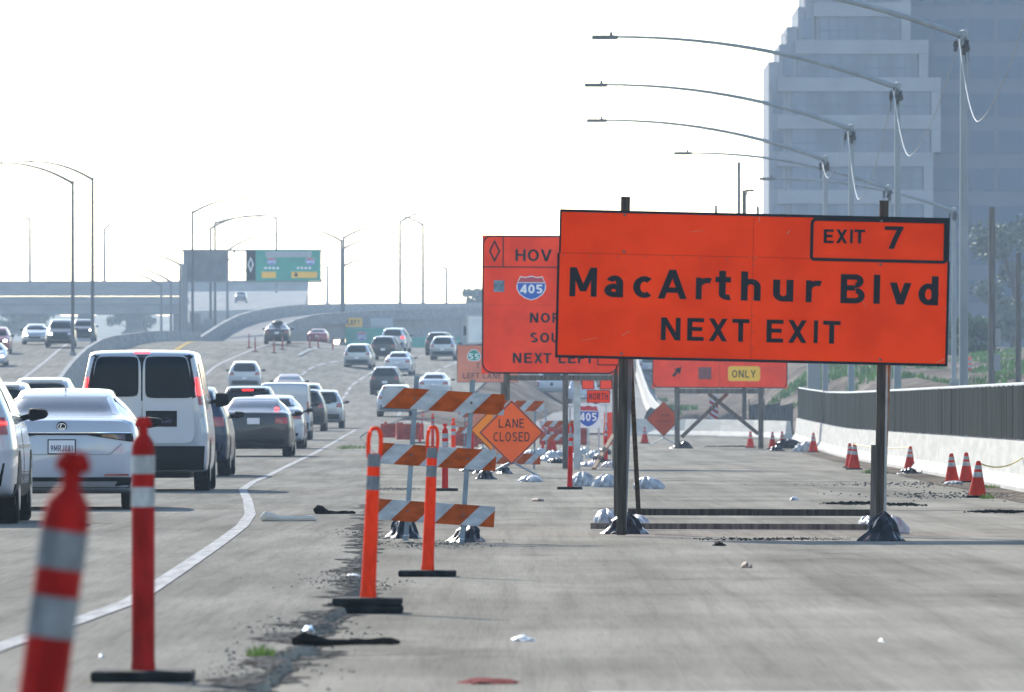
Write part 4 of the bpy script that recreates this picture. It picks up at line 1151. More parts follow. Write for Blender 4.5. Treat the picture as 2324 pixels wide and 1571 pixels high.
# black silt mesh and spoil beyond the cross rail
mat('mesh_black', (.030,.035,.04), 1.0, spec=0, noise=(2,.6,1.5))
sf = thing('silt_fence', 'black mesh silt fence behind the pale cross rail', 'fence', (0,0,0))
pts = [P(1700,938,428), P(1735,930,424), P(1770,926,418), P(1800,925,410)]
for a, b in zip(pts, pts[1:]):
    ga, gb = ground(a.x,a.y), ground(b.x,b.y)
    MB().add([(a.x,a.y,ga-.1),(b.x,b.y,gb-.1),(b.x,b.y,gb+1.55),(a.x,a.y,ga+1.4),(a.x,a.y+.04,ga-.1),(b.x,b.y+.04,gb-.1),(b.x,b.y+.04,gb+1.55),(a.x,a.y+.04,ga+1.4)],
             [(0,1,2,3),(7,6,5,4),(3,2,6,7),(0,3,7,4),(1,5,6,2)]).build('mesh_panel','mesh_black',sf)
    MB().tube([(a.x,a.y-.03,ga),(a.x,a.y-.03,ga+1.7)], .03, 6).build('stake','wood_grey',sf)
def heap(px, py, Y, w_, h_, m, label, seed, nm='dirt_mound'):
    return bag(nm, px, None, Y, w_, h_, m, label, 'mound', seed=seed, amp=.3, d=2.2)
heap(1492, 0, 436, 70, 62, 'mesh_black', 'mound under dark tarpaulin behind the pale cross rail', 51, 'tarp_mound')
heap(1640, 0, 445, 130, 44, 'dirt', 'grey brown mound of spoil behind the braced sign posts', 55)
heap(1560, 0, 450, 90, 40, 'dirt', 'lower mound of spoil left of the braced posts', 58)
# panel barricade with slanted stripes stuck in the spoil
vb = thing('vertical_panel', 'white vertical panel with red slanted stripes on the spoil mound', 'road sign', (PX(1620,440),440,ground(PX(1620,440),440)))
Hp = PZ(905,440)-ground(PX(1620,440),440)
MB().box(-.22,.22,0,.03,.2,Hp+.2).build('panel','rail_white',vb)
for k in range(5):
    z0 = .3 + k*(Hp-.2)/5
    MB().poly([(-.22,z0+.28),(.22,z0),(.22,z0+.16),(-.22,z0+.44)], -.006, .004).build('stripe','tube_red',vb)
for i, (px, Y, lab) in enumerate([(1388,372,'tall red panel sign behind the lone timber stake'),(1384,300,'short red panel sign beside the pale cross rail end')]):
    X = PX(px,Y); t = thing('danger_sign', lab, 'road sign', (X,Y,gz(X,Y)))
    MB().poly(rrect(-.32+i*.1,.32-i*.1,.25,1.25-i*.4,.04),0,.02).build('panel','sign_orange_red',t)
    for s in (-.2,.2): MB().bar((s,.03,.5),(s,.03,0),.04,.04,(0,1,0)).build('leg','galv',t)
# small barrels on the bank
mat('barrel', (.75,.09,.05), .5)
for px, Y, lab in ((1960,520,'orange barrel on the bank right of the timber post'),(2195,515,'orange barrel on the bank below the big sign corner')):
    X = PX(px,Y); t = thing('traffic_barrel', lab, 'barrel', (X,Y,ground(X,Y)-.12))
    b_ = MB().lathe([(.30,0),(.30,.08),(.27,.1),(.25,.95),(.2,1.0),(.001,1.0)],16).build('drum','barrel',t,smooth=True)
    MB().lathe([(.275,.35),(.27,.5)],16).build('reflective_band','band_white',b_); MB().lathe([(.268,.65),(.262,.8)],16).build('reflective_band','band_white',b_)
# ------------------------------------------------------------------ light poles
mat('pole_steel', (.24,.27,.285), .6, .15, spec=.25, noise=(2,.85,1.1,(1,1,.2)))
mat('pole_far', (.10,.105,.11), .8, 0, spec=.1)
mat('lamp_head', (.10,.105,.11), .5)
mat('plastic_wrap', (.03,.028,.03), .45, bump=(14,.6))
def light_pole(X, Y, ztop, arm, rise, label, zb=None, r=(.115,.075), m='pole_steel', heads=((-1,),), wrap=False, group=None, armr=None):
    z0 = ground(X, Y) if zb is None else zb
    t = thing('light_pole', label, 'light pole', (X, Y, z0), 0, group)
    H = ztop - z0
    MB().tube([(0,0,-.3),(0,0,H*.5),(0,0,H)], [r[0],(r[0]+r[1])/2,r[1]], 12).build('shaft', m, t, smooth=True)
    MB().lathe([(r[0]*1.8,0),(r[0]*1.8,.12),(r[0]*1.2,.25)],12).build('foundation', 'barrier_grey', t)
    MB().lathe([(r[1]*1.25,H-.15),(r[1]*1.25,H+.02),(.01,H+.06)],12).build('cap', m, t)
    for sgn in [h[0] for h in heads]:
        pts = []; rs = []
        a0 = armr or r[1]*.95
        for i in range(15):
            q = i/14; pts.append((sgn*arm*q, 0, H - .12 + rise*(1-(1-q)**2.1))); rs.append(a0*(1-q) + a0*.42*q)
        MB().tube(pts, rs, 8).build('mast_arm', m, t, smooth=True)
        e = pts[-1]
        lum = MB().bevbox(min(e[0]-sgn*.15, e[0]+sgn*.62), max(e[0]-sgn*.15, e[0]+sgn*.62), -.16,.16, e[2]-.075, e[2]+.045, .03).build('luminaire', 'lamp_head', t)
        MB().lathe([(.045,e[2]+.044),(.045,e[2]+.14),(.001,e[2]+.15)],8,(e[0]+sgn*.05,0)).build('photocell','lamp_head',lum)
    if wrap:
        mb = blob_mesh(MB(), (.02,-.02,H-.42), (.105,.11,.22), 3.3+X, flatb=False, amp=.7, fold=3.5)
        mb.build('plastic_wrap', 'plastic_wrap', t, smooth=True)
        mb = blob_mesh(MB(), (-.20,-.04,H-.40), (.045,.04,.14), 8.3+Y, flatb=False, amp=.8, fold=3.5); mb.build('plastic_wrap', 'plastic_wrap', t, smooth=True)
        mb = MB(); rng = random.Random(int(Y))
        for k in range(5):
            a = rng.uniform(-.35,.2); mb.tube([(a*.4,-.09,H-.1),(a*.8,-.12,H-.35),(a,-.1,H-.5-rng.random()*.35)], .008, 4)
        mb.build('loose_strap', 'plastic_wrap', t)
    return t
tops = []
near = [(2370,-95,190),(2187,72,225),(2037,190,260),(1932,285,298),(1873,356,333),(2017,422,370),(2165,473,408)]
words = ['off the picture edge','with long sagging cable in front of the glass tower','second along the white barrier with cable loop','third along the white barrier','fourth along the white barrier','fifth along the white barrier past the bend','last along the white barrier near the utility poles']
for (px, py, Y), wd in zip(near, words):
    X = PX(px, Y); zt = PZ(py, Y); tops.append(Vector((X, Y, zt)))
    if px > 2324: continue
    light_pole(X, Y, zt, 8.4, 1.5, 'grey light pole with long arm, ' + wd, wrap=True, r=(.125,.085))
# temporary cables looped from pole to pole
mat('cable_white', (.36,.37,.37), .5)
lows = [280, 357, 455, 405, None, None]
for i in range(4):
    a, b = tops[i], tops[i+1]
    sagpx = lows[i]
    pts = []
    n = 28
    for k in range(n+1):
        t = k/n; p = a.lerp(b, t); pts.append(p)
    Ym = (a.y+b.y)/2; zlow = PZ(sagpx, b.y*.75+a.y*.25)
    lowt = .72
    zb = zlow
    for k, p in enumerate(pts):
        t = k/n
        if t <= lowt: p.z = zb + (a.z-.2-zb)*((lowt-t)/lowt)**1.8
        else: p.z = zb + (b.z-.2-zb)*((t-lowt)/(1-lowt))**1.8
        p.x -= .12; p.y -= .05
    MB().tube(pts, .010, 6).build('sagging_cable', 'cable_white', label='white temporary cable sagging between the light poles, ' + ['running out of view at the tower','loop in front of the glass tower','third loop along the barrier','smallest loop above the big sign'][i], cat='cable')
    if i < 3:
        p = a if i else b
# far poles (px, ytop, Y, base row or None, arm px end, arm top row)
far = [(165,412,590,None,5,366,'first of two tall poles by the median wall'),(210,404,622,None,72,363,'second of two tall poles by the median wall'),
       (437,480,775,None,548,448,'pole with right reaching arm above the grey sign back'),(478,516,900,None,588,486,'pole behind the grey sign back, twin arm'),
       (488,504,960,None,583,489,'pole just right of its twin behind the grey sign back'),(516,567,1060,None,618,531,'pole standing in front of the oncoming car'),
       (627,494,1480,660,587,487,'faint pole above the green overhead sign'),(775,545,915,None,693,519,'left armed pole of the median cluster'),
       (780,538,940,None,857,514,'tallest right armed pole of the median cluster'),(779,563,1010,None,851,541,'middle right armed pole of the median cluster'),
       (778,603,1180,None,852,584,'lowest right armed pole of the median cluster'),(908,502,1180,690,977,479,'right armed pole on the flyover'),
       (960,509,1200,690,889,487,'left armed pole on the flyover'),(1013,609,1750,700,989,603,'small faint pole far beyond the flyover'),
       (743,606,1750,690,735,603,'tiny faint pole right of the green overhead sign'),(68,497,1480,645,32,486,'faint pole on the overpass with arm to the left'),
       (237,519,1500,645,290,493,'faint pole on the overpass with arm to the right'),(366,646,1150,None,276,617,'short hazy pole nearest the median wall'),
       (388,638,1100,None,298,608,'hazy pole between the median wall and the gantry column'),(409,599,1020,None,328,576,'hazy pole hidden behind the gantry column')]
for px, yt, Y, yb, ae, at, wd in far:
    X = PX(px, Y); zt = PZ(yt, Y); zb = None if yb is None else PZ(yb, Y)
    arm = abs(ae-px)*Y/FPX; rise = (yt-at)*Y/FPX
    k = max(1, Y/800)
    light_pole(X, Y, zt, arm, rise, 'thin distant light pole, ' + wd, zb=zb, r=(.13*k,.09*k), m='pole_far', heads=((1,) if ae > px else (-1,),), armr=.10*k)

# ------------------------------------------------------------------ overhead sign gantry
YG = 800.0
gb = Vector((PX(419,YG), YG, ground(PX(419,YG),YG)))
gn = thing('sign_gantry', 'steel sign gantry carrying green carpool sign and grey sign back', 'gantry', gb)
def LG(px, py, dy=0): return P(px, py, YG) - gb + Vector((0,dy,0))
mat('gantry_steel', (.20,.21,.22), .6, .3)
MB().tube([(0,0,-.3), (0,0,LG(419,600).z)], .30, 14).build('column','gantry_steel',gn,smooth=True)
for py in (568,639):
    MB().bar(LG(412,py,.5), LG(730,py,.5), .16,.16).build('chord','gantry_steel',gn)
for i in range(8):
    x0 = 412 + i*39.75; MB().bar(LG(x0,568 if i%2 else 639,.5), LG(x0+39.75,639 if i%2 else 568,.5), .09,.09).build('diagonal','gantry_steel',gn)
for i in range(9):
    x0 = 412 + i*39.75; MB().bar(LG(x0,568,.52), LG(x0,639,.52), .08,.08).build('vertical','gantry_steel',gn)
a, b = LG(415,638), LG(518,568); MB().box(a.x,b.x,.75,.85,a.z,b.z).build('sign_back','sign_back',gn)
for k in range(4):
    x = a.x + (b.x-a.x)*(k+.5)/4; MB().box(x-.06,x+.06,.66,.745,a.z,b.z).build('stiffener','gantry_steel',gn)
a, b = LG(558,637), LG(728,568); MB().box(a.x,b.x,.0,.1,a.z,b.z).build('green_panel','sign_green',gn)
a, b = LG(558,636.5), LG(580,568.5); MB().box(a.x,b.x,-.03,-.002,a.z,b.z).build('black_panel','sign_black',gn)
def on_g(fn, nm, m): 
    mb = MB(); fn(mb); mb.xf(Matrix.Translation(LG(558,637)) @ Matrix.Diagonal((YG/FPX,1,YG/FPX,1))); return mb.build(nm, m, gn)
on_g(lambda b: frame(b, [(11,54),(4,37),(11,18),(18,37)], [(11,48),(7,37),(11,25),(15,37)], -.045), 'diamond_mark', 'sign_white')
on_g(lambda b: b.box(45,149,-.03,-.01,53,66), 'white_plate', 'rail_white')
mat('plate_grey', (.30,.33,.35), .6)
for k in range(16): on_g(lambda b: b.box(48+k*6.2,51.5+k*6.2,-.034,-.031,56,63), 'small_mark', 'plate_grey')
on_g(lambda b: b.box(36,68,-.03,-.01,6,20), 'yellow_plate', 'sign_yellow')
on_g(lambda b: b.box(103,162,-.03,-.01,6,20), 'yellow_plate', 'sign_yellow')
on_g(lambda b: flat(b, [(114,8),(120,13),(116.5,13),(116.5,18.5),(111.5,18.5),(111.5,13),(108,13)], -.034), 'arrow_mark', 'sign_black')
on_g(lambda b: [b.add([(x,-.03,z),(x+dx,-.03,z),(x+dx,-.03,z+5),(x,-.03,z+5)],[(0,1,2,3)]) for x,z,dx in ((42,26,6),(51,26,6),(60,26,6),(69,26,6),(116,26,5),(124,26,6),(133,26,6),(142,26,6))], 'white_legend', 'sign_white')
MG = Matrix.Translation(LG(558,637)) @ Matrix.Diagonal((YG/FPX,1,YG/FPX,1))
shield_on(gn, MG, 58, 43, 22, 18, -.03); shield_on(gn, MG, 146, 43, 22, 18, -.03)

# second, lower overhead sign beyond the crest
YG2 = 905.0
g2 = Vector((PX(752,YG2), YG2, ground(PX(752,YG2),YG2)-3))
gt = thing('sign_gantry', 'low overhead gantry with green sign and yellow LEFT plate beyond the crest', 'gantry', g2)
def L2(px, py, dy=0): return P(px, py, YG2) - g2 + Vector((0,dy,0))
MB().tube([(0,0,0), L2(752,722)], .22, 12).build('column','gantry_steel',gt,smooth=True)
for py in (724,792): MB().bar(L2(743,py,.3), L2(1045,py,.3), .14,.14).build('chord','gantry_steel',gt)
MB().tube([Vector((L2(1046,722).x,.3,0)), L2(1046,720,.3)], .2, 10).build('column','gantry_steel',gt,smooth=True)
def pl2(x0,x1,y0,y1,m,nm,dy=0.,th=.06):
    a, b = L2(x0,y1), L2(x1,y0); return MB().box(a.x,b.x,dy,dy+th,a.z,b.z).build(nm,m,gt)
pl2(784,904,744,794,'sign_green','green_panel'); pl2(918,1042,766,797,'sign_green','green_panel')
pl2(783,822,722,742,'sign_yellow','yellow_plate'); pl2(825,838,722,742,'gantry_steel','dark_plate'); pl2(841,892,722,742,'rail_white','white_plate')
mb = MB(); line(mb,'LEFT',789,0,11,0,t=.18,fit=28); mb.xf(Matrix.Translation(L2(0,737.5,-.012)) @ Matrix.Diagonal((YG2/FPX,1,YG2/FPX,1))); 
mb.build('lettering','sign_black',gt)
shield_on(gt, Matrix.Translation(L2(784,794,-.012)) @ Matrix.Diagonal((YG2/FPX,1,YG2/FPX,1)), 37, 30, 24, 22, -.02)
# small signs on the far median
for px0,px1,y0,y1,Y,lab in ((462,484,724,768,860,'small grey sign back with dark top on the far median'),(431,455,711,782,830,'tall grey sign back beside the gantry column')):
    X = PX((px0+px1)/2,Y); g = ground(X,Y); t = thing('small_sign', lab, 'road sign', (X,Y,g))
    h = (px1-px0)/2*Y/FPX; MB().box(-h,h,0,.06,PZ(y1,Y)-g,PZ(y0,Y)-g).build('sign_back','sign_back',t)
    if y0 == 724: MB().box(-h,h,-.05,-.002,PZ(738,Y)-g,PZ(y0,Y)-g).build('dark_plate','gantry_steel',t)
    MB().bar((0,.12,PZ(y0,Y)-g),(0,.12,-.2),.12,.1,(0,1,0)).build('post','gantry_steel',t)

# ------------------------------------------------------------------ utility poles and wires
mat('utility_wood', (.085,.075,.065), .9, noise=(2,.7,1.3,(4,4,.3)))
def utility(px, py, Y, r_, label, boxes=()):
    X = PX(px,Y); g = ground(X,Y)-.3; t = thing('utility_pole', label, 'utility pole', (X,Y,g))
    H = PZ(py,Y)-g
    MB().tube([(0,0,0),(0,0,H)], [r_*1.15,r_], 10).build('pole','utility_wood',t,smooth=True)
    for (dx, y0, y1, w_) in boxes:
        MB().bevbox(dx*Y/FPX, (dx+w_)*Y/FPX, -.2,.2, PZ(y1,Y)-g, PZ(y0,Y)-g, .03).build('equipment_box','gantry_steel',t)
    return t
utility(1677,368,700,.14,'tall thin utility pole above the big sign top edge')
utility(1689,432,420,.10,'shorter dark pole with lamp head beside the tall utility pole')
utility(2251,470,430,.165,'thick dark wooden utility pole with equipment boxes in front of the tree',((7,746,785,13),(4,804,842,15)))
utility(2311,575,430,.13,'dark wooden pole at the picture edge beside the tree')
utility(1625,466,650,.11,'short stub pole rising just behind the big sign')
utility(1720,468,655,.11,'second stub pole rising behind the big sign near the tower')
X = PX(1689,420)
lh = thing('flood_lamp', 'flat flood lamp head on the short dark pole', 'lamp', (X+.05,420,PZ(434,420)))
MB().bevbox(0,.42,-.12,.12,-.03,.09,.02).build('head','lamp_head',lh); MB().tube([(.05,0,-.2),(.1,0,-.02)],.03,6).build('bracket','lamp_head',lh)
X = PX(1847,395); co = thing('steel_column', 'dark square steel column standing behind the screened fence', 'column', (X,395,ground(X,395)-.1))
MB().bevbox(-.29,.29,-.29,.29,0,PZ(800,395)-ground(X,395),.03).build('shaft','gantry_steel',co); MB().bevbox(-.42,.42,-.42,.42,0,.2,.02).build('foot','barrier_grey',co)
mat('wire', (.30,.31,.32), .6)
for i, (pts, lab) in enumerate([
        ([(-40,398),(400,425),(820,445),(1300,437),(1677,372)], 'uppermost faint power line across the white sky'),
        ([(-40,404),(300,430),(700,462),(1100,470),(1677,384)], 'middle faint power line across the white sky'),
        ([(-40,438),(300,468),(700,496),(1100,505),(1677,402)], 'lowest faint power line across the white sky')]):
    fx = pchip([p[0] for p in pts],[p[1] for p in pts])
    q = []
    for k in range(41):
        px = -40 + 1717*k/40; Y = 1000 - 300*(k/40); q.append(P(px, fx(px), Y))
    MB().tube(q, .022, 5).build('power_line','wire',label=lab,cat='wire')

# ------------------------------------------------------------------ office tower
YB = 917.0
tw = thing('office_tower', 'stepped concrete and glass office tower fading in the haze', 'building', (0,0,0))
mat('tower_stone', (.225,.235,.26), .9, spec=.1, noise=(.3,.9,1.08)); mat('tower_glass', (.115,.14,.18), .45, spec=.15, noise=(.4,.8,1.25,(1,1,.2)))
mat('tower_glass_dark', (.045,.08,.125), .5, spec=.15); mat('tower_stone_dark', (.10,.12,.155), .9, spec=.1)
gB = ground(40, YB) - 2
def bx(x0,x1,y0,y1,z0,z1,nm,m): return MB().box(x0,x1,y0,y1,z0,z1).build(nm,m,tw)
st = 3.9
zs0 = 40.8      # top of one spandrel
def XB(px): return PX(px, YB)
# left steps: (left edge px, top z)
steps = [(1745,PZ(140,YB)),(1768,PZ(100,YB)),(1785,PZ(60,YB)),(1810,PZ(15,YB)),(1826,PZ(-60,YB)),(1850,PZ(-140,YB)),(1880,PZ(-260,YB))]
for i, (px, zt) in enumerate(steps):
    nxt = steps[i+1][0] if i+1 < len(steps) else 2060
    bx(XB(px)+.02*i, XB(nxt) - .01 if i+1 < len(steps) else XB(nxt), YB+.5+i*.02, YB+22, gB, zt, 'step_block', 'tower_stone')
    if i in (0,1,3): # roof rail
        for k in range(3): MB().bar((XB(px)+.3+k*.45, YB+1.2, zt),(XB(px)+.3+k*.45, YB+1.2, zt+1.0),.05,.05).build('rail_post','tower_stone_dark',tw)
        MB().bar((XB(px)+.2,YB+1.2,zt+1.0),(XB(nxt)-.1,YB+1.2,zt+1.0),.05,.05).build('roof_rail','tower_stone_dark',tw)
def right_edge(z):
    py = HY - (z-HC)*FPX/YB
    return XB(2067 if py < 85 else 2107 if py < 203 else 2135 if py < 345 else 2118)
def left_edge(z):
    for px, zt in steps:
        if zt > z: return XB(px)
    return XB(1880)
k = -4
while True:
    zt = zs0 - k*st; zb = zt - 1.45
    if zt < 3: break
    l, r_ = left_edge(zt), right_edge(zb-.2)
    bx(l+.9, r_, YB-.25, YB+20, zb, zt, 'spandrel', 'tower_stone')
    l2 = left_edge(zb)
    bx(l2+2.4, r_-1.1, YB+.05, YB+18, zb-st+1.45+.02, zb-.02, 'window', 'tower_glass')
    bx(l2+.45, l2+1.5, YB+.30, YB+1.2, zb-st+1.6, zb-.15, 'window', 'tower_glass')
    bx(r_-1.0, r_-.02, YB-.2, YB+19, zb-st+1.47, zb-.03, 'pilaster', 'tower_stone')
    n = 9; x0, x1 = l2+2.4, r_-1.1
    for j in range(1, n):
        x = x0 + (x1-x0)*j/n; bx(x-.05, x+.05, YB-.02, YB+.045, zb-st+1.48, zb-.03, 'mullion', 'tower_stone_dark')
    bx(l2+2.4, r_-1.1, YB-.04, YB+.04, zb-1.52, zb-1.40, 'transom', 'tower_stone_dark')
    k += 1
# right wing set back, darker
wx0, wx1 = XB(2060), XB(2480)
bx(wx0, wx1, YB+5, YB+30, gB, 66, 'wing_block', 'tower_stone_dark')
k = -5
while True:
    zt = zs0 - k*st; zb = zt - 1.45
    if zt < 3: break
    for (a, b_) in ((2068,2118),(2124,2196),(2206,2262),(2272,2330),(2340,2400),(2408,2470)):
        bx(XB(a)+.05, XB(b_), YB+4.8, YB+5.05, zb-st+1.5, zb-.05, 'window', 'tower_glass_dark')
    k += 1

# ------------------------------------------------------------------ trees
mat('bark', (.07,.055,.04), .95)
mat('leaf_a', (.075,.10,.06), .8, noise=(1.2,.6,1.4)); mat('leaf_b', (.055,.09,.035), .8, noise=(1.2,.6,1.4))
def tree(X, Y, z, H, rad, label, seed, n=2600, m='leaf_a', name='leafy_tree', crown0=.3, ls=.22):
    t = thing(name, label, 'tree', (X,Y,z)); rnd = random.Random(seed)
    mb = MB(); mb.tube([(0,0,-.3),(.1,0,H*.3),(.05,.1,H*.6)], [H*.03,H*.022,H*.01], 8)
    clumps = []
    for i in range(22):
        a = rnd.random()*6.283; q = rnd.uniform(crown0,1); rr = rad*(.25+.75*rnd.random())*math.sin(math.pi*min(1,.15+.85*(1-q)/(1-crown0)))**.6
        c = Vector((rr*math.cos(a), rr*math.sin(a), H*q)); clumps.append((c, rad*rnd.uniform(.22,.42)))
        mb.tube([(0.05,0,H*max(.2,q*.55)), c*.6+Vector((0,0,H*q*.35)), c], [H*.009,H*.006,H*.002], 5)
    mb.build('trunk','bark',t,smooth=True)
    lv = MB()
    for i in range(n):
        c, cr = clumps[rnd.randrange(len(clumps))]
        d = Vector((rnd.gauss(0,1),rnd.gauss(0,1),rnd.gauss(0,1))).normalized()*cr*(rnd.random()**.4)
        p = c + Vector((d.x,d.y,d.z*.75)); u = Vector((rnd.gauss(0,1),rnd.gauss(0,1),rnd.gauss(0,1))).normalized(); v = u.orthogonal().normalized(); s = ls*rnd.uniform(.6,1.4)
        lv.add([p-u*s, p+v*s*.5, p+u*s, p-v*s*.5], [(0,1,2,3)])
    lv.build('crown', m, t, kind='stuff')
    return t
X = PX(2300,760); tree(X,760,ground(X,760)-.2,10.5,4.6,'hazy green tree behind the thick wooden utility pole',3,n=7000,crown0=.12,ls=.24)
pass
for i,(px,Y,H) in enumerate([(1950,640,2.4),(2010,660,2.2),(2085,620,2.4),(2160,650,2.8),(2225,600,2.6),(1880,680,2.2),(1830,690,2.0)]):
    X = PX(px,Y); sh_ = tree(X,Y,ground(X,Y)-.3,H,H*.75,'low dark shrub in a row along the tower foot',20+i,n=1300,m='leaf_b',name='shrub',crown0=.12,ls=.26)
    sh_['group'] = 'shrubs along the tower foot'
for i,(px,Y,H,lab) in enumerate([(1088,1330,9,'faint grey tree top above the flyover beside the HOV sign'),(80,1480,7,'hazy tree under the overpass left span'),(20,1500,8,'hazy tree beneath the overpass at the picture edge'),(300,1520,8,'hazy tree under the overpass middle span')]):
    X = PX(px,Y); z = PZ(700,Y)-1 if i == 0 else ground(X,Y)-.3
    if i == 0:
        z = ground(X,Y)-.5; H = PZ(662,Y)-z
    tree(X,Y,z,H,H*.3 if i == 0 else H*.5,lab,40+i,n=2200,m='leaf_b',crown0=.3 if i else .7,ls=.4)
# ------------------------------------------------------------------ vehicles
def paint(name, col, metal=.0, rough=.32): return mat('paint_'+name, col, rough, metal, coat=.9 if max(col) > .3 else .35, spec=.5 if max(col) > .3 else .25)
paint('white', (.36,.385,.43)); paint('pearl', (.355,.385,.44)); paint('silver', (.27,.29,.32), .35); paint('grey', (.024,.028,.034), .05)
paint('charcoal', (.016,.019,.024), .05); paint('black', (.010,.011,.013), .05); paint('red', (.22,.02,.025), .2); paint('blue', (.014,.028,.06), .1)
paint('maroon', (.10,.02,.025), .2)
mat('glass_dark', (.004,.010,.016), .10, spec=.05)
mat('glass_grey', (.085,.092,.095), .10, spec=.5)
mat('glass_light', (.09,.10,.105), .08, spec=.7)
mat('trim_black', (.009,.010,.012), .6, spec=.1)
mat('tyre', (.011,.012,.013), .95, spec=.08)
mat('rim', (.28,.29,.30), .35, .7)
mat('tail_red', (.25,.010,.012), .18, coat=.6)
mat('tail_dark', (.06,.006,.008), .15, coat=.6)
mat('brake_lit', (.8,.03,.02), .3, emit=(1.0,.012,.010), estr=5.0)
mat('head_lit', (.9,.9,.8), .2, emit=(1.0,.98,.85), estr=14.0)
mat('head_clear', (.55,.57,.6), .1, coat=.8)
mat('plate_white', (.62,.63,.66), .5)
mat('plate_text', (.03,.035,.09), .5)
mat('chrome', (.62,.64,.66), .12, .95)
mat('lower_grey', (.22,.225,.23), .5)

KINDS = {
 'sedan': dict(y=[0,.05,.16,.36,.60,1.05,1.50,2.1,2.7,3.2,3.75,4.25,4.7,4.95],
   zb=[.36,.27,.23,.2,.19,.18,.18,.18,.18,.18,.18,.19,.24,.36],
   hw=[.76,.86,.90,.925,.93,.93,.93,.93,.93,.93,.93,.91,.84,.66],
   zs=[.86,.98,1.02,1.03,1.02,1.01,1.0,.98,.97,.95,.92,.85,.74,.58],
   ws=[.68,.80,.84,.86,.87,.88,.89,.89,.89,.88,.86,.82,.74,.56],
   zt=[.92,1.055,1.085,1.10,1.13,1.30,1.41,1.445,1.44,1.33,1.04,.95,.83,.64],
   wt=[.60,.73,.755,.76,.72,.62,.575,.57,.57,.60,.70,.70,.64,.48], L=4.95, H=1.445, wr=.335, wy=(1.02,3.88)),
 'suv': dict(y=[0,.05,.15,.35,.65,1.2,1.9,2.6,3.1,3.5,3.8,4.25,4.6,4.75],
   zb=[.45,.36,.31,.28,.26,.25,.25,.25,.25,.25,.25,.26,.32,.45],
   hw=[.80,.88,.92,.94,.95,.95,.95,.95,.95,.95,.95,.93,.86,.72],
   zs=[.98,1.07,1.10,1.11,1.10,1.09,1.08,1.07,1.06,1.05,1.03,.97,.85,.70],
   ws=[.74,.83,.87,.89,.90,.90,.90,.90,.90,.90,.88,.84,.76,.62],
   zt=[1.12,1.38,1.54,1.63,1.67,1.70,1.70,1.66,1.50,1.22,1.12,1.06,.94,.78],
   wt=[.66,.68,.66,.65,.645,.64,.64,.64,.66,.72,.74,.72,.66,.54], L=4.75, H=1.70, wr=.36, wy=(.95,3.75)),
 'van': dict(y=[0,.04,.10,.22,.5,1.2,2.2,3.2,3.9,4.4,4.75,5.2,5.55,5.7],
   zb=[.50,.40,.34,.30,.28,.27,.27,.27,.27,.27,.27,.28,.34,.48],
   hw=[.90,.955,.985,1.0,1.005,1.005,1.005,1.005,1.005,1.0,.99,.96,.90,.78],
   zs=[1.18,1.22,1.24,1.25,1.25,1.25,1.25,1.25,1.24,1.22,1.18,1.10,.98,.8],
   ws=[.88,.92,.94,.955,.96,.96,.96,.96,.96,.95,.92,.88,.8,.68],
   zt=[1.92,2.02,2.07,2.10,2.12,2.13,2.13,2.11,1.98,1.55,1.28,1.18,1.04,.86],
   wt=[.70,.755,.78,.79,.80,.80,.80,.80,.80,.82,.80,.78,.72,.6], L=5.7, H=2.13, wr=.37, wy=(1.25,4.65)),
 'cargo': dict(y=[0,.03,.08,.2,.5,1.2,2.0,2.7,3.1,3.5,3.8,4.2,4.55,4.7],
   zb=[.45,.36,.31,.28,.26,.25,.25,.25,.25,.25,.25,.26,.32,.45],
   hw=[.82,.86,.875,.88,.88,.88,.88,.88,.88,.88,.88,.86,.8,.68],
   zs=[1.1,1.14,1.15,1.15,1.15,1.15,1.15,1.14,1.12,1.1,1.06,.98,.86,.7],
   ws=[.80,.835,.85,.855,.855,.855,.855,.855,.85,.84,.82,.78,.7,.58],
   zt=[1.80,1.87,1.91,1.93,1.94,1.95,1.95,1.92,1.75,1.38,1.16,1.06,.95,.78],
   wt=[.74,.77,.78,.785,.785,.785,.785,.78,.76,.74,.73,.7,.62,.52], L=4.7, H=1.95, wr=.33, wy=(.9,3.7)),
 'pickup': dict(y=[0,.04,.10,.3,.9,1.70,1.78,1.90,2.3,3.0,3.55,4.0,4.2,4.9,5.45,5.6],
   zb=[.55,.48,.45,.42,.40,.38,.38,.38,.38,.38,.38,.38,.38,.40,.45,.55],
   hw=[.92,.97,.99,1.0,1.0,1.0,1.0,1.0,1.0,1.0,1.0,1.0,1.0,.98,.92,.84],
   zs=[1.10,1.14,1.16,1.16,1.16,1.16,1.17,1.18,1.18,1.18,1.18,1.17,1.16,1.12,1.0,.86],
   ws=[.88,.93,.95,.96,.96,.96,.96,.96,.96,.96,.96,.94,.93,.9,.84,.76],
   zt=[1.14,1.19,1.21,1.21,1.21,1.21,1.40,1.82,1.90,1.92,1.86,1.5,1.26,1.2,1.08,.92],
   wt=[.84,.89,.91,.92,.92,.92,.85,.74,.72,.72,.73,.8,.84,.82,.76,.68], L=5.6, H=1.92, wr=.40, wy=(1.1,4.55)),
}
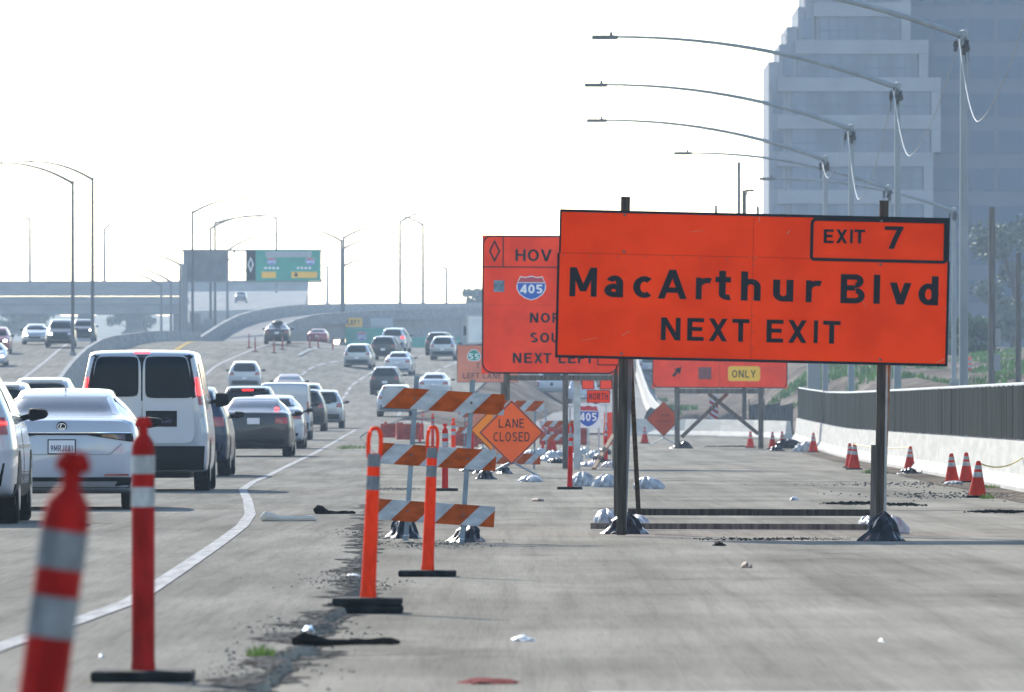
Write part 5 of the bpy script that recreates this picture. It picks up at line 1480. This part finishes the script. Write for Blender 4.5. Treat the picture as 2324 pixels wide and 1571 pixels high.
def make_body(kind, sub, nst, sc):
    K = KINDS[kind]
    F = {k: pchip(K['y'], K[k]) for k in ('zb','hw','zs','ws','zt','wt')}
    ys = sorted(set(list(np.linspace(0, K['L'], nst)) + K['y'][:6] + K['y'][-3:]))
    secs = []
    for y in ys:
        zb, hw, zs, ws, zt, wt = [F[k](y) for k in ('zb','hw','zs','ws','zt','wt')]
        g = max(zt - zs, .02)
        half = [(0,zb),(hw*.6,zb),(hw*.90,zb+.01),(hw*.975,zb+.07),(hw,zb+.32*(zs-zb)),(hw*.998,zb+.62*(zs-zb)),(hw*.97,zb+.86*(zs-zb)),(ws,zs),
                (ws+(wt-ws)*.42,zs+g*.45),(wt+.012,zt-min(.09,g*.35)),(wt*.965,zt-min(.03,g*.14)),(wt*.80,zt-min(.008,g*.05)),(wt*.45,zt),(0,zt+.004)]
        pts = []
        n = len(half)
        for i in range(n-1):
            p0, p1, p2, p3 = [np.array(half[min(max(j,0),n-1)]) for j in (i-1,i,i+1,i+2)]
            for q in range(sub):
                t = q/sub
                pts.append(.5*((2*p1)+(-p0+p2)*t+(2*p0-5*p1+4*p2-p3)*t*t+(-p0+3*p1-3*p2+p3)*t**3))
        pts.append(np.array(half[-1]))
        secs.append(pts)
    mb = MB(); m = len(secs[0]); ring = 2*m-2
    for y, pts in zip(ys, secs):
        full = [(p[0], p[1]) for p in pts] + [(-p[0], p[1]) for p in pts[-2:0:-1]]
        for x, z in full: mb.v.append((x*sc[0], y*sc[1], z*sc[2]))
    for j in range(len(ys)-1):
        for i in range(ring):
            i2 = (i+1) % ring; mb.f.append((j*ring+i, j*ring+i2, (j+1)*ring+i2, (j+1)*ring+i))
    mb.f.append(tuple(range(ring-1,-1,-1))); o = (len(ys)-1)*ring; mb.f.append(tuple(o+i for i in range(ring)))
    return mb

class Car:
    def __init__(s, kind, name, label, X, Y, yaw, col, dims=None, detail=2, group=None, heading=1, cat='car', z=None, lit=None, pitch=None):
        K = KINDS[kind]; s.kind = kind; s.K = K
        W0, L0, H0 = max(K['hw'])*2, K['L'], K['H']
        W, L, H = dims or (W0, L0, H0)
        s.sc = (W/W0, L/L0, H/H0); s.W, s.L, s.H = W, L, H; s.detail = detail
        zg = ground(X, Y) if z is None else z
        sl = (ground(X, Y+4) - zg)/4 if z is None else 0
        s.t = thing(name, label, cat, (X, Y, zg+.004), group=group, rot=(math.atan(sl)*(1 if heading > 0 else -1), 0, yaw if heading > 0 else math.pi+yaw))
        s.mb = make_body(kind, (3,2,1)[2-detail], (40,26,18)[2-detail], s.sc)
        s.bvh = BVHTree.FromPolygons([Vector(v) for v in s.mb.v], s.mb.f)
        s.body = s.mb.build('body', 'paint_'+col, s.t, smooth=True)
        s.col = col
    def zz(s, z): return z*s.sc[2]
    def proj(s, nm, corners, axis, m, off=.008, nu=8, nv=5, parent=None, thick=.02, corner_r=0):
        """lay a four cornered patch (bl,br,tr,tl) on the body, seen along axis r(ear), f(ront), l(eft side) or s (right side)"""
        bl, br, tr, tl = corners; mb = MB(); ok = True
        if corner_r: nu, nv = max(nu, 10), max(nv, 8)
        grid = []
        for j in range(nv+1):
            row = []
            for i in range(nu+1):
                u, v = i/nu, j/nv
                if corner_r:   # squeeze the corners
                    du, dv = 2*u-1, 2*v-1
                    k = 1 - corner_r*(abs(du)**6)*(abs(dv)**6); u, v = .5+.5*du*k, .5+.5*dv*k
                a = (bl[0]*(1-u)+br[0]*u)*(1-v) + (tl[0]*(1-u)+tr[0]*u)*v
                b = ((bl[1]*(1-u)+br[1]*u)*(1-v) + (tl[1]*(1-u)+tr[1]*u)*v)
                if axis == 'r': o, d = Vector((a*s.sc[0], -2, b*s.sc[2])), Vector((0,1,0))
                elif axis == 'f': o, d = Vector((a*s.sc[0], s.L+2, b*s.sc[2])), Vector((0,-1,0))
                elif axis == 's': o, d = Vector((3, a*s.sc[1], b*s.sc[2])), Vector((-1,0,0))
                elif axis == 'l': o, d = Vector((-3, a*s.sc[1], b*s.sc[2])), Vector((1,0,0))
                hit = s.bvh.ray_cast(o, d)[0]
                if hit is None: hit = (row[-1] + d*off) if row else None
                if hit is None: return None
                row.append(hit - d*off)
            grid.append(row)
        back = d*thick
        n = nu+1
        for row in grid: mb.v += [tuple(p) for p in row]
        tot = len(mb.v)
        for row in grid: mb.v += [tuple(p + back) for p in row]
        for j in range(nv):
            for i in range(nu): mb.f.append((j*n+i, j*n+i+1, (j+1)*n+i+1, (j+1)*n+i))
        rim = [(0,i) for i in range(nu)] + [(j,nu) for j in range(nv)] + [(nv,i) for i in range(nu,0,-1)] + [(j,0) for j in range(nv,0,-1)]
        idx = [j*n+i for j,i in rim]
        for k in range(len(idx)):
            a, b = idx[k], idx[(k+1) % len(idx)]; mb.f.append((a, b, b+tot, a+tot))
        return mb.build(nm, m, parent or s.t, smooth=True)
    def wheels(s, rimmat='rim'):
        r = s.K['wr']*s.sc[2]
        for y in s.K['wy']:
            for sg in (-1, 1):
                xo = s.W/2 - .005
                yc = y*s.sc[1]
                w_ = MB().tube([(sg*(xo-.24),yc,r),(sg*(xo-.22),yc,r),(sg*(xo-.02),yc,r),(sg*(xo+.0),yc,r)], [r*.9,r,r,r*.92], 20).build('wheel','tyre',s.t,smooth=True)
                MB().tube([(sg*(xo-.02),yc,r),(sg*(xo+.008),yc,r)], [r*.64,r*.6], 16).build('rim',rimmat,w_,smooth=True)
    def arches(s):
        r = s.K['wr']*s.sc[2]*1.17
        for y in s.K['wy']:
            for sg in (-1, 1):
                yc = y*s.sc[1]; zc = s.K['wr']*s.sc[2]; mb = MB(); pts = []
                n = 16
                inner, outer = [], []
                for i in range(n+1):
                    a = R(-25 + 230*i/n); yy_, z_ = yc + r*math.cos(a), zc + r*math.sin(a)
                    h = s.bvh.ray_cast(Vector((sg*3, yy_, max(z_, .3*s.sc[2]))), Vector((-sg,0,0)))[0]
                    x = h.x if h else sg*s.W/2
                    outer.append((x + sg*.006, yy_, z_))
                c = (sg*(s.W/2+.004), yc, zc); mb.v = [c] + outer
                mb.f = [(0, i, i+1) for i in range(1, n+1)]
                mb.build('wheel_arch','trim_black',s.t)
    def mirrors(s, z=None, big=False):
        y = {'sedan':3.25,'suv':3.15,'van':4.3,'cargo':3.2,'pickup':3.8}[s.kind]; z = z or {'sedan':1.03,'suv':1.15,'van':1.38,'cargo':1.2,'pickup':1.3}[s.kind]
        z *= s.sc[2]; y *= s.sc[1]
        for sg in (-1,1):
            h = s.bvh.ray_cast(Vector((sg*3,y,z-.06)), Vector((-sg,0,0)))[0]; x = h.x if h else sg*s.W/2
            a, b, hh = (.06,.27,.125) if not big else (.08,.30,.20)
            xa, xb = sorted((x+sg*a, x+sg*b))
            mb = MB().bevbox(xa, xb, y-.08, y+.08, z-hh*.62, z+hh*.62, min(.045, hh*.4))
            mb.v = [(vx, vy, vz - (abs(vx-x)-a)*(.10 if vz > z else -.22)) for vx, vy, vz in mb.v]
            mi = mb.build('side_mirror','trim_black',s.t,smooth=True)
            MB().bar((x-sg*.05,y,z-.05),(x+sg*.10,y,z-.01),.05,.06).build('mirror_arm','trim_black',mi)
    def plate(s, z, chars=None, w_=.31, h_=.155, x=0, m='plate_white'):
        h = s.bvh.ray_cast(Vector((x,-2,z*s.sc[2])), Vector((0,1,0)))[0]; y = h.y-.025 if h else -.02
        z *= s.sc[2]
        p = MB().bevbox(x-w_/2,x+w_/2,y,y+.05,z-h_/2,z+h_/2,.004).build('license_plate',m,s.t)
        MB().box(x-w_/2-.012,x+w_/2+.012,y+.004,y+.06,z-h_/2-.012,z+h_/2+.012).build('plate_frame','trim_black',p)
        if chars:
            mb = MB(); line(mb, chars, x-w_*.42, z-h_*.34, h_*.46, y-.003, t=.16, fit=w_*.84); mb.build('plate_number','plate_text',p)

def std_suv(c, lit=False, glass='glass_dark', tails='tail_red', lower='trim_black', plate_z=.78, wiper=True):
    c.proj('rear_window', [(-.66,1.14),(.66,1.14),(.57,1.55),(-.57,1.55)], 'r', glass, corner_r=.10)
    for sg in (-1,1):
        c.proj('tail_light', [(sg*.60,.94),(sg*.87,.94),(sg*.85,1.12),(sg*.64,1.12)], 'r', 'brake_lit' if lit else tails, off=.015)
        ax = 's' if sg > 0 else 'l'
        c.proj('side_window', [(.55,1.18),(1.95,1.16),(1.95,1.58),(.9,1.58)], ax, 'glass_dark', nu=6, nv=4)
        c.proj('side_window', [(2.05,1.16),(3.05,1.14),(2.75,1.55),(2.05,1.58)], ax, 'glass_dark', nu=6, nv=4)
    c.proj('bumper_trim', [(-.80,.40),(.80,.40),(.84,.64),(-.84,.64)], 'r', lower, off=.012)
    c.proj('windshield', [(-.62,1.22),(.62,1.22),(.56,1.58),(-.56,1.58)], 'f', 'glass_dark')
    c.plate(plate_z); c.wheels()
    if c.detail: c.mirrors(); c.arches()
    if c.detail: MB().bevbox(-.52*c.sc[0],.52*c.sc[0],.06,.28,1.60*c.sc[2],1.645*c.sc[2],.015).build('roof_spoiler','paint_'+c.col,c.t)
def std_sedan(c, lit=False, glass='glass_dark', tails='tail_red', plate_z=.80, plate=True, lower='trim_black'):
    c.proj('rear_window', [(-.66,1.125),(.66,1.125),(.55,1.365),(-.55,1.365)], 'r', glass, corner_r=.10)
    for sg in (-1,1):
        c.proj('tail_light', [(sg*.52,.80),(sg*.86,.80),(sg*.83,.95),(sg*.55,.95)], 'r', 'brake_lit' if lit else tails, off=.014)
        ax = 's' if sg > 0 else 'l'
        c.proj('side_window', [(1.0,1.06),(2.1,1.04),(2.05,1.33),(1.45,1.33)], ax, 'glass_dark', nu=6, nv=4)
        c.proj('side_window', [(2.18,1.04),(3.35,1.02),(2.85,1.30),(2.15,1.33)], ax, 'glass_dark', nu=6, nv=4)
    c.proj('windshield', [(-.62,1.06),(.62,1.06),(.54,1.34),(-.54,1.34)], 'f', 'glass_dark')
    c.proj('bumper_trim', [(-.74,.33),(.74,.33),(.78,.42),(-.78,.42)], 'r', lower, off=.012)
    if plate: c.plate(plate_z)
    c.wheels()
    if c.detail: c.mirrors(); c.arches()
def brake_bar(c, x0, x1, z0, z1, lit=True, y=None):
    c.proj('brake_light', [(x0,z0),(x1,z0),(x1,z1),(x0,z1)], 'r', 'brake_lit' if lit else 'tail_dark', off=.03, nu=4, nv=2)

# --- white hybrid sedan, near
c = Car('sedan','white_sedan','pearl white sedan with dark tail lamp band behind the delineators', PX(140,105), 105, .020, 'pearl', dims=(1.866,4.97,1.455))
c.proj('rear_window', [(-.70,1.115),(.70,1.115),(.565,1.362),(-.565,1.362)], 'r', 'glass_grey', nu=14, nv=6, corner_r=.09)
for sg in (-1,1):
    c.proj('tail_light', [(sg*.30,.885),(sg*.86,.80),(sg*.84,.905),(sg*.28,.905)], 'r', 'trim_black', off=.014, nu=12, nv=3)
    c.proj('tail_lens', [(sg*.48,.865),(sg*.76,.825),(sg*.75,.893),(sg*.47,.893)], 'r', 'tail_dark', off=.022, nu=8, nv=3)
    c.proj('reflector', [(sg*.50,.405),(sg*.80,.405),(sg*.79,.425),(sg*.52,.425)], 'r', 'tail_red', off=.03, nu=6, nv=1)
    ax = 's' if sg > 0 else 'l'
    c.proj('side_window', [(1.0,1.06),(2.1,1.04),(2.05,1.33),(1.45,1.33)], ax, 'glass_dark', nu=8, nv=4)
    c.proj('side_window', [(2.18,1.04),(3.35,1.02),(2.85,1.30),(2.15,1.33)], ax, 'glass_dark', nu=8, nv=4)
c.proj('lamp_band', [(-.30,.885),(.30,.885),(.30,.903),(-.30,.903)], 'r', 'trim_black', off=.012, nu=8, nv=1)
c.proj('chrome_strip', [(-.82,.909),(.82,.909),(.82,.917),(-.82,.917)], 'r', 'chrome', off=.016, nu=16, nv=1)
c.proj('bumper_trim', [(-.80,.26),(.80,.26),(.84,.385),(-.84,.385)], 'r', 'trim_black', off=.012, nu=12, nv=3)
c.proj('diffuser', [(-.62,.27),(.62,.27),(.66,.335),(-.66,.335)], 'r', 'lower_grey', off=.022, nu=10, nv=2)
for sg in (-1,1):
    c.proj('trunk_seam', [(sg*.58,.655),(sg*.72,.78),(sg*.715,.79),(sg*.575,.665)], 'r', 'lower_grey', off=.007, nu=5, nv=1, thick=.004)
c.proj('trunk_seam', [(-.58,.652),(.58,.652),(.58,.66),(-.58,.66)], 'r', 'lower_grey', off=.007, nu=10, nv=1, thick=.004)
c.plate(.745, '9MRJ081')
p = c.bvh.ray_cast(Vector((0,-2,.99)), Vector((0,1,0)))[0]
em = MB().tube([(0,p.y-.012,.99),(0,p.y+.02,.99)], .062, 24).build('round_emblem','trim_black',c.t)
mb = MB()
for i in range(24):
    a0, a1 = 2*math.pi*i/24, 2*math.pi*(i+1)/24
    mb.add([(.052*math.cos(a0),p.y-.015,.99+.042*math.sin(a0)),(.052*math.cos(a1),p.y-.015,.99+.042*math.sin(a1)),(.044*math.cos(a1),p.y-.015,.99+.034*math.sin(a1)),(.044*math.cos(a0),p.y-.015,.99+.034*math.sin(a0))],[(0,1,2,3)])
mb.add([(-.012,p.y-.016,1.015),(.004,p.y-.016,1.02),(-.012,p.y-.016,.985),(-.026,p.y-.016,.975)],[(0,1,2,3)]); mb.add([(-.026,p.y-.0165,.975),(-.02,p.y-.0165,.966),(.034,p.y-.0165,.968),(.03,p.y-.0165,.976)],[(0,1,2,3)])
mb.build('emblem_mark','chrome',em)
MB().add([(-.012,1.55,1.43),(.012,1.55,1.43),(.012,1.95,1.44),(-.012,1.95,1.44),(-.006,1.56,1.515),(.006,1.56,1.515)],[(0,1,2,3),(0,4,5,1),(1,5,2),(0,3,4),(4,3,2,5)]).build('roof_fin','paint_pearl',c.t)
c.wheels(); c.mirrors(); c.arches()
# --- white crossover cut by the picture edge
c = Car('suv','white_crossover','white crossover with red tail lamp following close behind the white sedan', PX(-176,90), 90, .012, 'white', dims=(1.90,4.75,1.66))
std_suv(c, plate_z=.8)
for sg in (-1,1):
    c.proj('tail_strip', [(sg*.70,1.045),(sg*.865,1.045),(sg*.855,1.075),(sg*.70,1.075)], 'r', 'brake_lit', off=.028, nu=4, nv=1)
    ax = 's' if sg > 0 else 'l'
    c.proj('sill_trim', [(.35,.30),(4.3,.30),(4.3,.42),(.35,.42)], ax, 'trim_black', off=.012, nu=14, nv=2)
    c.proj('door_seam', [(2.0,.45),(2.02,.45),(2.02,1.08),(2.0,1.08)], ax, 'trim_black', off=.004, nu=1, nv=5, thick=.003)
    c.proj('side_chrome', [(.6,1.135),(3.1,1.105),(3.1,1.125),(.6,1.155)], ax, 'chrome', off=.014, nu=10, nv=1)
# --- white passenger van
c = Car('van','white_van','tall white passenger van with lit brake lamps and tinted rear doors', PX(322,133), 133, .010, 'white', dims=(2.01,5.7,2.14), cat='van')
c.proj('door_surround', [(-.90,1.36),(.90,1.36),(.79,2.105),(-.79,2.105)], 'r', 'trim_black', off=.010, nu=20, nv=12, corner_r=.12)
c.proj('rear_door', [(-.82,.72),(-.012,.72),(-.012,2.06),(-.705,2.06)], 'r', 'paint_white', off=.022, nu=14, nv=14, corner_r=.10)
c.proj('rear_door', [(.012,.72),(.82,.72),(.705,2.06),(.012,2.06)], 'r', 'paint_white', off=.022, nu=14, nv=14, corner_r=.10)
c.proj('rear_window', [(-.79,1.42),(-.05,1.42),(-.05,2.025),(-.675,2.025)], 'r', 'glass_dark', off=.034, nu=12, nv=10, corner_r=.07)
c.proj('rear_window', [(.05,1.40),(.79,1.40),(.675,2.025),(.05,2.025)], 'r', 'glass_dark', off=.034, nu=12, nv=10, corner_r=.07)
for sg in (-1,1):
    tl = c.proj('tail_light', [(sg*.865,1.30),(sg*.955,1.30),(sg*.90,1.72),(sg*.83,1.72)], 'r', 'tail_red', off=.03, nu=4, nv=6)
    c.proj('lit_lens', [(sg*.845,1.44),(sg*.95,1.44),(sg*.905,1.71),(sg*.83,1.71)], 'r', 'brake_lit', off=.04, nu=4, nv=4, parent=tl)
    ax = 's' if sg > 0 else 'l'
    c.proj('side_window', [(.35,1.45),(1.6,1.45),(1.6,1.92),(.38,1.92)], ax, 'glass_dark', nu=6, nv=4)
    c.proj('side_window', [(1.72,1.45),(3.1,1.45),(3.1,1.92),(1.72,1.92)], ax, 'glass_dark', nu=6, nv=4)
    c.proj('side_window', [(3.3,1.40),(4.25,1.34),(3.95,1.85),(3.3,1.92)], ax, 'glass_dark', nu=6, nv=4)
c.proj('rear_bumper', [(-.93,.32),(.93,.32),(.95,.68),(-.95,.68)], 'r', 'trim_black', off=.09, nu=14, nv=4, thick=.12)
brake_bar(c, -.12, .12, 2.085, 2.125)
c.proj('plate_recess', [(.06,.97),(.53,.97),(.53,1.21),(.06,1.21)], 'r', 'trim_black', off=.028, nu=4, nv=3)
c.plate(1.09, '12', w_=.32, h_=.16, x=.32, m='band_grey')
c.proj('windshield', [(-.78,1.38),(.78,1.38),(.72,1.95),(-.72,1.95)], 'f', 'glass_dark')
c.wheels(); c.mirrors(big=True); c.arches()
MB().box(-.7,.7,.4,5.0,.20,.34).build('chassis','trim_black',c.t)
# --- the rest of the queue
c = Car('suv','dark_crossover','dark blue crossover half hidden beyond the white van', PX(404,166), 166, .0, 'blue', dims=(1.92,4.7,1.70), detail=2); std_suv(c)
c = Car('sedan','grey_sedan','dark grey sedan with pale rear glass in the queue', PX(575,215), 215, .0, 'grey', dims=(1.86,4.85,1.46)); std_sedan(c, glass='glass_light', plate_z=.86); brake_bar(c, .50,.60,1.14,1.19)
c = Car('suv','black_crossover','black crossover with high brake lamp lit ahead of the grey sedan', PX(562,262), 262, .0, 'black', dims=(1.92,4.7,1.80)); std_suv(c); brake_bar(c, -.16,.16,1.575,1.625)
c = Car('sedan','white_hatchback','white hatchback squeezed between grey sedan and white cargo van', PX(616,250), 250, .0, 'white', dims=(1.85,4.6,1.52)); std_sedan(c, plate_z=.8)
c = Car('suv','grey_crossover','grey crossover beyond the black crossover', PX(601,345), 345, .0, 'grey', dims=(1.9,4.6,1.80), detail=1); std_suv(c)
c = Car('cargo','cargo_van','small white cargo van with blank rear doors', PX(646,303), 303, .0, 'white', dims=(1.78,4.7,1.98), cat='van', detail=2)
c.proj('rear_door', [(-.76,.62),(-.01,.62),(-.01,1.84),(-.72,1.84)], 'r', 'paint_white', off=.014, nu=8, nv=8); c.proj('rear_door', [(.01,.62),(.76,.62),(.72,1.84),(.01,1.84)], 'r', 'paint_white', off=.014, nu=8, nv=8)
for sg in (-1,1):
    c.proj('tail_light', [(sg*.775,.85),(sg*.85,.85),(sg*.82,1.30),(sg*.755,1.30)], 'r', 'tail_red', off=.02, nu=3, nv=5)
    c.proj('side_window', [(2.3,1.25),(3.1,1.2),(2.85,1.70),(2.3,1.75)], 's' if sg > 0 else 'l', 'glass_dark', nu=5, nv=3)
    c.proj('side_moulding', [(.1,.45),(4.2,.45),(4.2,.62),(.1,.62)], 's' if sg > 0 else 'l', 'trim_black', nu=10, nv=2)
c.proj('rear_bumper', [(-.80,.34),(.80,.34),(.82,.58),(-.82,.58)], 'r', 'trim_black', off=.05, nu=10, nv=3, thick=.08); c.wheels(); c.mirrors(); c.arches(); c.plate(.5)
c = Car('suv','black_minivan','black minivan just beyond the white cargo van', PX(686,368), 368, .0, 'charcoal', dims=(1.95,5.0,1.76), detail=1); std_suv(c)
c = Car('suv','silver_crossover','silver crossover with dark rear glass leading the near queue', PX(733,388), 388, .005, 'silver', dims=(1.84,4.6,1.68), detail=2); std_suv(c)
c = Car('suv','white_crossover','white crossover peeking over the cargo van roof', PX(694,432), 432, .0, 'white', dims=(1.9,4.7,1.75), detail=1); std_suv(c)
c = Car('suv','white_crossover','white crossover seen over the black crossover roof', PX(555,505), 505, .01, 'white', dims=(1.9,4.7,1.72), detail=1); std_suv(c)
c = Car('sedan','maroon_sedan','maroon sedan glinting in the sun past the cargo van', PX(656,497), 497, .02, 'maroon', detail=1); std_sedan(c, glass='glass_light')
c = Car('suv','charcoal_crossover','charcoal crossover on the open lane above the barricade', PX(873,521), 521, -.05, 'charcoal', dims=(1.85,4.6,1.66), detail=1); std_suv(c)
c = Car('sedan','white_compact','white compact with red tail lamps right of the silver crossovers', PX(902,579), 579, -.07, 'white', dims=(1.80,4.3,1.52), detail=1); std_sedan(c)
c = Car('suv','pale_crossover','pale silver crossover climbing beside the gore posts', PX(810,596), 596, -.07, 'silver', dims=(1.88,4.6,1.70), detail=1); std_suv(c)
c = Car('suv','black_crossover','black crossover following the tall white crossover uphill', PX(869,627), 627, -.09, 'black', dims=(1.9,4.7,1.72), detail=1); std_suv(c)
c = Car('suv','white_crossover','tall white crossover with one lit tail lamp on the hill', PX(891,688), 688, -.10, 'white', dims=(2.0,5.0,1.9), detail=1); std_suv(c); c.proj('lit_lens', [(.62,.98),(.85,.98),(.84,1.1),(.66,1.1)], 'r', 'brake_lit', off=.03, nu=3, nv=2)
c = Car('suv','silver_crossover','silver crossover in the far right lane before the box truck', PX(1004,628), 628, -.08, 'silver', dims=(1.86,4.6,1.70), detail=1); std_suv(c)
c = Car('suv','black_crossover','black crossover just ahead of the silver one by the box truck', PX(992,657), 657, -.09, 'black', dims=(1.9,4.7,1.74), detail=1); std_suv(c)
c = Car('sedan','white_sedan','white sedan crossing behind the barricade top rail', PX(984,510), 510, -.03, 'white', detail=1); std_sedan(c)
c = Car('suv','white_crossover','white crossover behind the barricade left end', PX(896,441), 441, -.02, 'white', dims=(1.85,4.6,1.6), detail=1); std_suv(c)
c = Car('sedan','dark_sedan','dark sedan with roof box on the ramp at the gore', PX(628,628), 628, .0, 'charcoal', dims=(1.86,4.8,1.46), detail=1); std_sedan(c, glass='glass_light')
rbx = MB(); blob_mesh(rbx, (0,1.9,1.42), (.42,.95,.22), 5, amp=.05, fold=1); rbx.build('roof_box','trim_black',c.t,smooth=True)
c = Car('sedan','red_sedan','dark red sedan beyond the gore posts on the ramp', PX(720,770), 770, -.02, 'red', detail=0); std_sedan(c)
# pickups and truck on the right
c = Car('pickup','white_pickup','white pickup truck seen under the HOV sign', PX(1252,588), 588, -.02, 'white', dims=(2.03,5.7,1.95), detail=1, cat='pickup')
c.proj('rear_window', [(-.60,1.38),(.60,1.38),(.55,1.78),(-.55,1.78)], 'r', 'glass_dark'); c.proj('rear_bumper', [(-.90,.50),(.90,.50),(.92,.74),(-.92,.74)], 'r', 'lower_grey', off=.06, thick=.08)
for sg in (-1,1):
    c.proj('tail_light', [(sg*.84,.80),(sg*.95,.80),(sg*.93,1.12),(sg*.84,1.12)], 'r', 'tail_red', off=.02, nu=3, nv=3)
    c.proj('side_window', [(2.0,1.3),(3.0,1.3),(2.95,1.75),(2.05,1.75)], 's' if sg > 0 else 'l', 'glass_dark', nu=5, nv=3)
p = c.bvh.ray_cast(Vector((0,-2,.98)), Vector((0,1,0)))[0]; MB().tube([(0,p.y-.015,.98),(0,p.y+.02,.98)], .11, 14).build('tailgate_badge','trim_black',c.t)
c.plate(.64); c.wheels(); c.mirrors(); c.arches()
c = Car('pickup','white_pickup','white pickup truck beyond the steel post of the HOV sign', PX(1322,602), 602, -.02, 'white', dims=(2.0,5.5,1.95), detail=1, cat='pickup')
c.proj('rear_window', [(-.60,1.38),(.60,1.38),(.55,1.78),(-.55,1.78)], 'r', 'glass_dark'); c.plate(.64); c.wheels(); c.mirrors(big=True)
c = Car('suv','white_truck','white vehicle far up the lower road by the sunlit rail', PX(1474,770), 770, -.02, 'white', dims=(2.0,5.0,1.9), detail=0); std_suv(c)
def box_truck(X, Y, label):
    t = thing('box_truck', label, 'truck', (X,Y,ground(X,Y)))
    mat('truck_box', (.62,.62,.60), .5, noise=(1,.9,1.05))
    MB().bevbox(-1.22,1.22,0,6.5,1.05,3.1,.05).build('cargo_box','truck_box',t)
    MB().bevbox(-1.26,1.26,-.02,.10,1.0,3.16,.04).build('door_frame','rim',t)
    for sg in (-1,1):
        MB().box(min(sg*.02,sg*1.12),max(sg*.02,sg*1.12),-.05,-.021,1.12,3.02).build('rear_door','truck_box',t)
    MB().bevbox(-1.05,1.05,6.7,9.0,.6,2.75,.25).build('cab','paint_white',t)
    MB().box(-1.1,1.1,-.1,.2,.55,.8).build('rear_bumper','trim_black',t); MB().box(-.45,.45,.2,8.8,.6,1.04).build('chassis','trim_black',t)
    for y in (1.3,7.9):
        for sg in (-1,1):
            w_ = MB().tube([(sg*.75,y,.48),(sg*1.15,y,.48)], .48, 16).build('wheel','tyre',t,smooth=True); MB().tube([(sg*1.1,y,.48),(sg*1.16,y,.48)],.27,12).build('rim','rim',w_)
    for sg in (-1,1):
        MB().bevbox(min(sg*1.25,sg*1.5),max(sg*1.25,sg*1.5),7.9,8.05,1.7,2.4,.03).build('side_mirror','trim_black',t); MB().bar((sg*1.0,7.97,2.2),(sg*1.3,7.97,2.2),.05,.05).build('mirror_arm','trim_black',t)
box_truck(-2.05, 640, 'white box truck half hidden behind the HOV sign')
# left lanes
c = Car('suv','white_crossover','large white crossover with dark glass beside the median wall', PX(95,240), 240, .01, 'white', dims=(2.05,5.2,2.0), detail=1, z=ground(-12.8,240)+.0); std_suv(c)
c = Car('suv','white_crossover','white crossover between the near white sedan and the median', PX(-8,200), 200, .01, 'white', dims=(1.9,4.7,1.80), detail=1); std_suv(c)
# oncoming traffic
def oncoming(kind, name, label, px, Y, col, dims=None, lit=(-1,1), d=1, pz=None):
    c = Car(kind, name, label, PX(px,Y), Y, .02, col, dims=dims, detail=d, heading=-1)
    if kind == 'sedan':
        c.proj('windshield', [(-.64,1.05),(.64,1.05),(.55,1.36),(-.55,1.36)], 'f', 'glass_dark', nu=8, nv=4); hz = (.62,.72)
        c.proj('grille', [(-.40,.42),(.40,.42),(.42,.58),(-.42,.58)], 'f', 'trim_black')
    else:
        c.proj('windshield', [(-.66,1.18),(.66,1.18),(.58,1.60),(-.58,1.60)], 'f', 'glass_dark', nu=8, nv=4); hz = (.80,.93)
        c.proj('grille', [(-.50,.52),(.50,.52),(.52,.86),(-.52,.86)], 'f', 'trim_black')
    for sg in (-1,1):
        c.proj('headlight', [(sg*.50,hz[0]),(sg*.74,hz[0]),(sg*.76,hz[1]),(sg*.52,hz[1])], 'f', 'head_lit' if sg in lit else 'head_clear', off=.02, nu=4, nv=3)
        ax = 's' if sg > 0 else 'l'
        c.proj('side_window', [(1.2,1.12),(3.0,1.12),(2.6,1.36),(1.5,1.36)], ax, 'glass_dark', nu=5, nv=3)
    c.wheels(); 
    if d: c.mirrors()
    return c
oncoming('suv','black_pickup','tall black oncoming truck with lit headlamp left of the tall pole', 141, 616, 'charcoal', (2.05,5.2,1.95), lit=(1,))
oncoming('sedan','silver_sedan','silver oncoming sedan with glaring headlamp beside the black truck', 84, 630, 'silver', None, lit=(1,))
oncoming('suv','dark_crossover','dark oncoming crossover between the two tall poles', 192, 672, 'charcoal', (1.9,4.7,1.68), lit=(-1,))
oncoming('suv','red_crossover','red oncoming crossover cut by the picture edge', -4, 598, 'red', (1.95,4.8,1.75), lit=(-1,))
oncoming('sedan','white_sedan','white oncoming sedan low at the picture edge', -12, 568, 'white', None, lit=(-1,))
oncoming('sedan','grey_sedan','grey oncoming sedan coming down below the sign gantry', 511, 1000, 'grey', None, d=1)
fc = P(548,690,1375); 
c = Car('suv','hazy_car','hazy dark car descending the pale far ramp', PX(548,1392), 1392, 0, 'grey', dims=(1.9,4.7,1.8), detail=0, heading=-1, z=A0.z + (B0.z-A0.z)*(92/260)+.05)
c.proj('windshield', [(-.66,1.18),(.66,1.18),(.58,1.60),(-.58,1.60)], 'f', 'glass_dark'); c.wheels()

# ------------------------------------------------------------------ haze
hm = bpy.data.materials.new('haze'); hm.use_nodes = True
hn = hm.node_tree.nodes; hl = hm.node_tree.links
hn.remove(hn['Principled BSDF'])
pv = hn.new('ShaderNodeVolumePrincipled'); pv.inputs['Color'].default_value = (.62,.80,1.0,1); pv.inputs['Density'].default_value = .00017
pv.inputs['Anisotropy'].default_value = 0.15
hl.new(pv.outputs['Volume'], hn['Material Output'].inputs['Volume'])
hz = MB().box(-1450,1450,-110,3250,-4,72).build('haze', hm, kind='stuff')
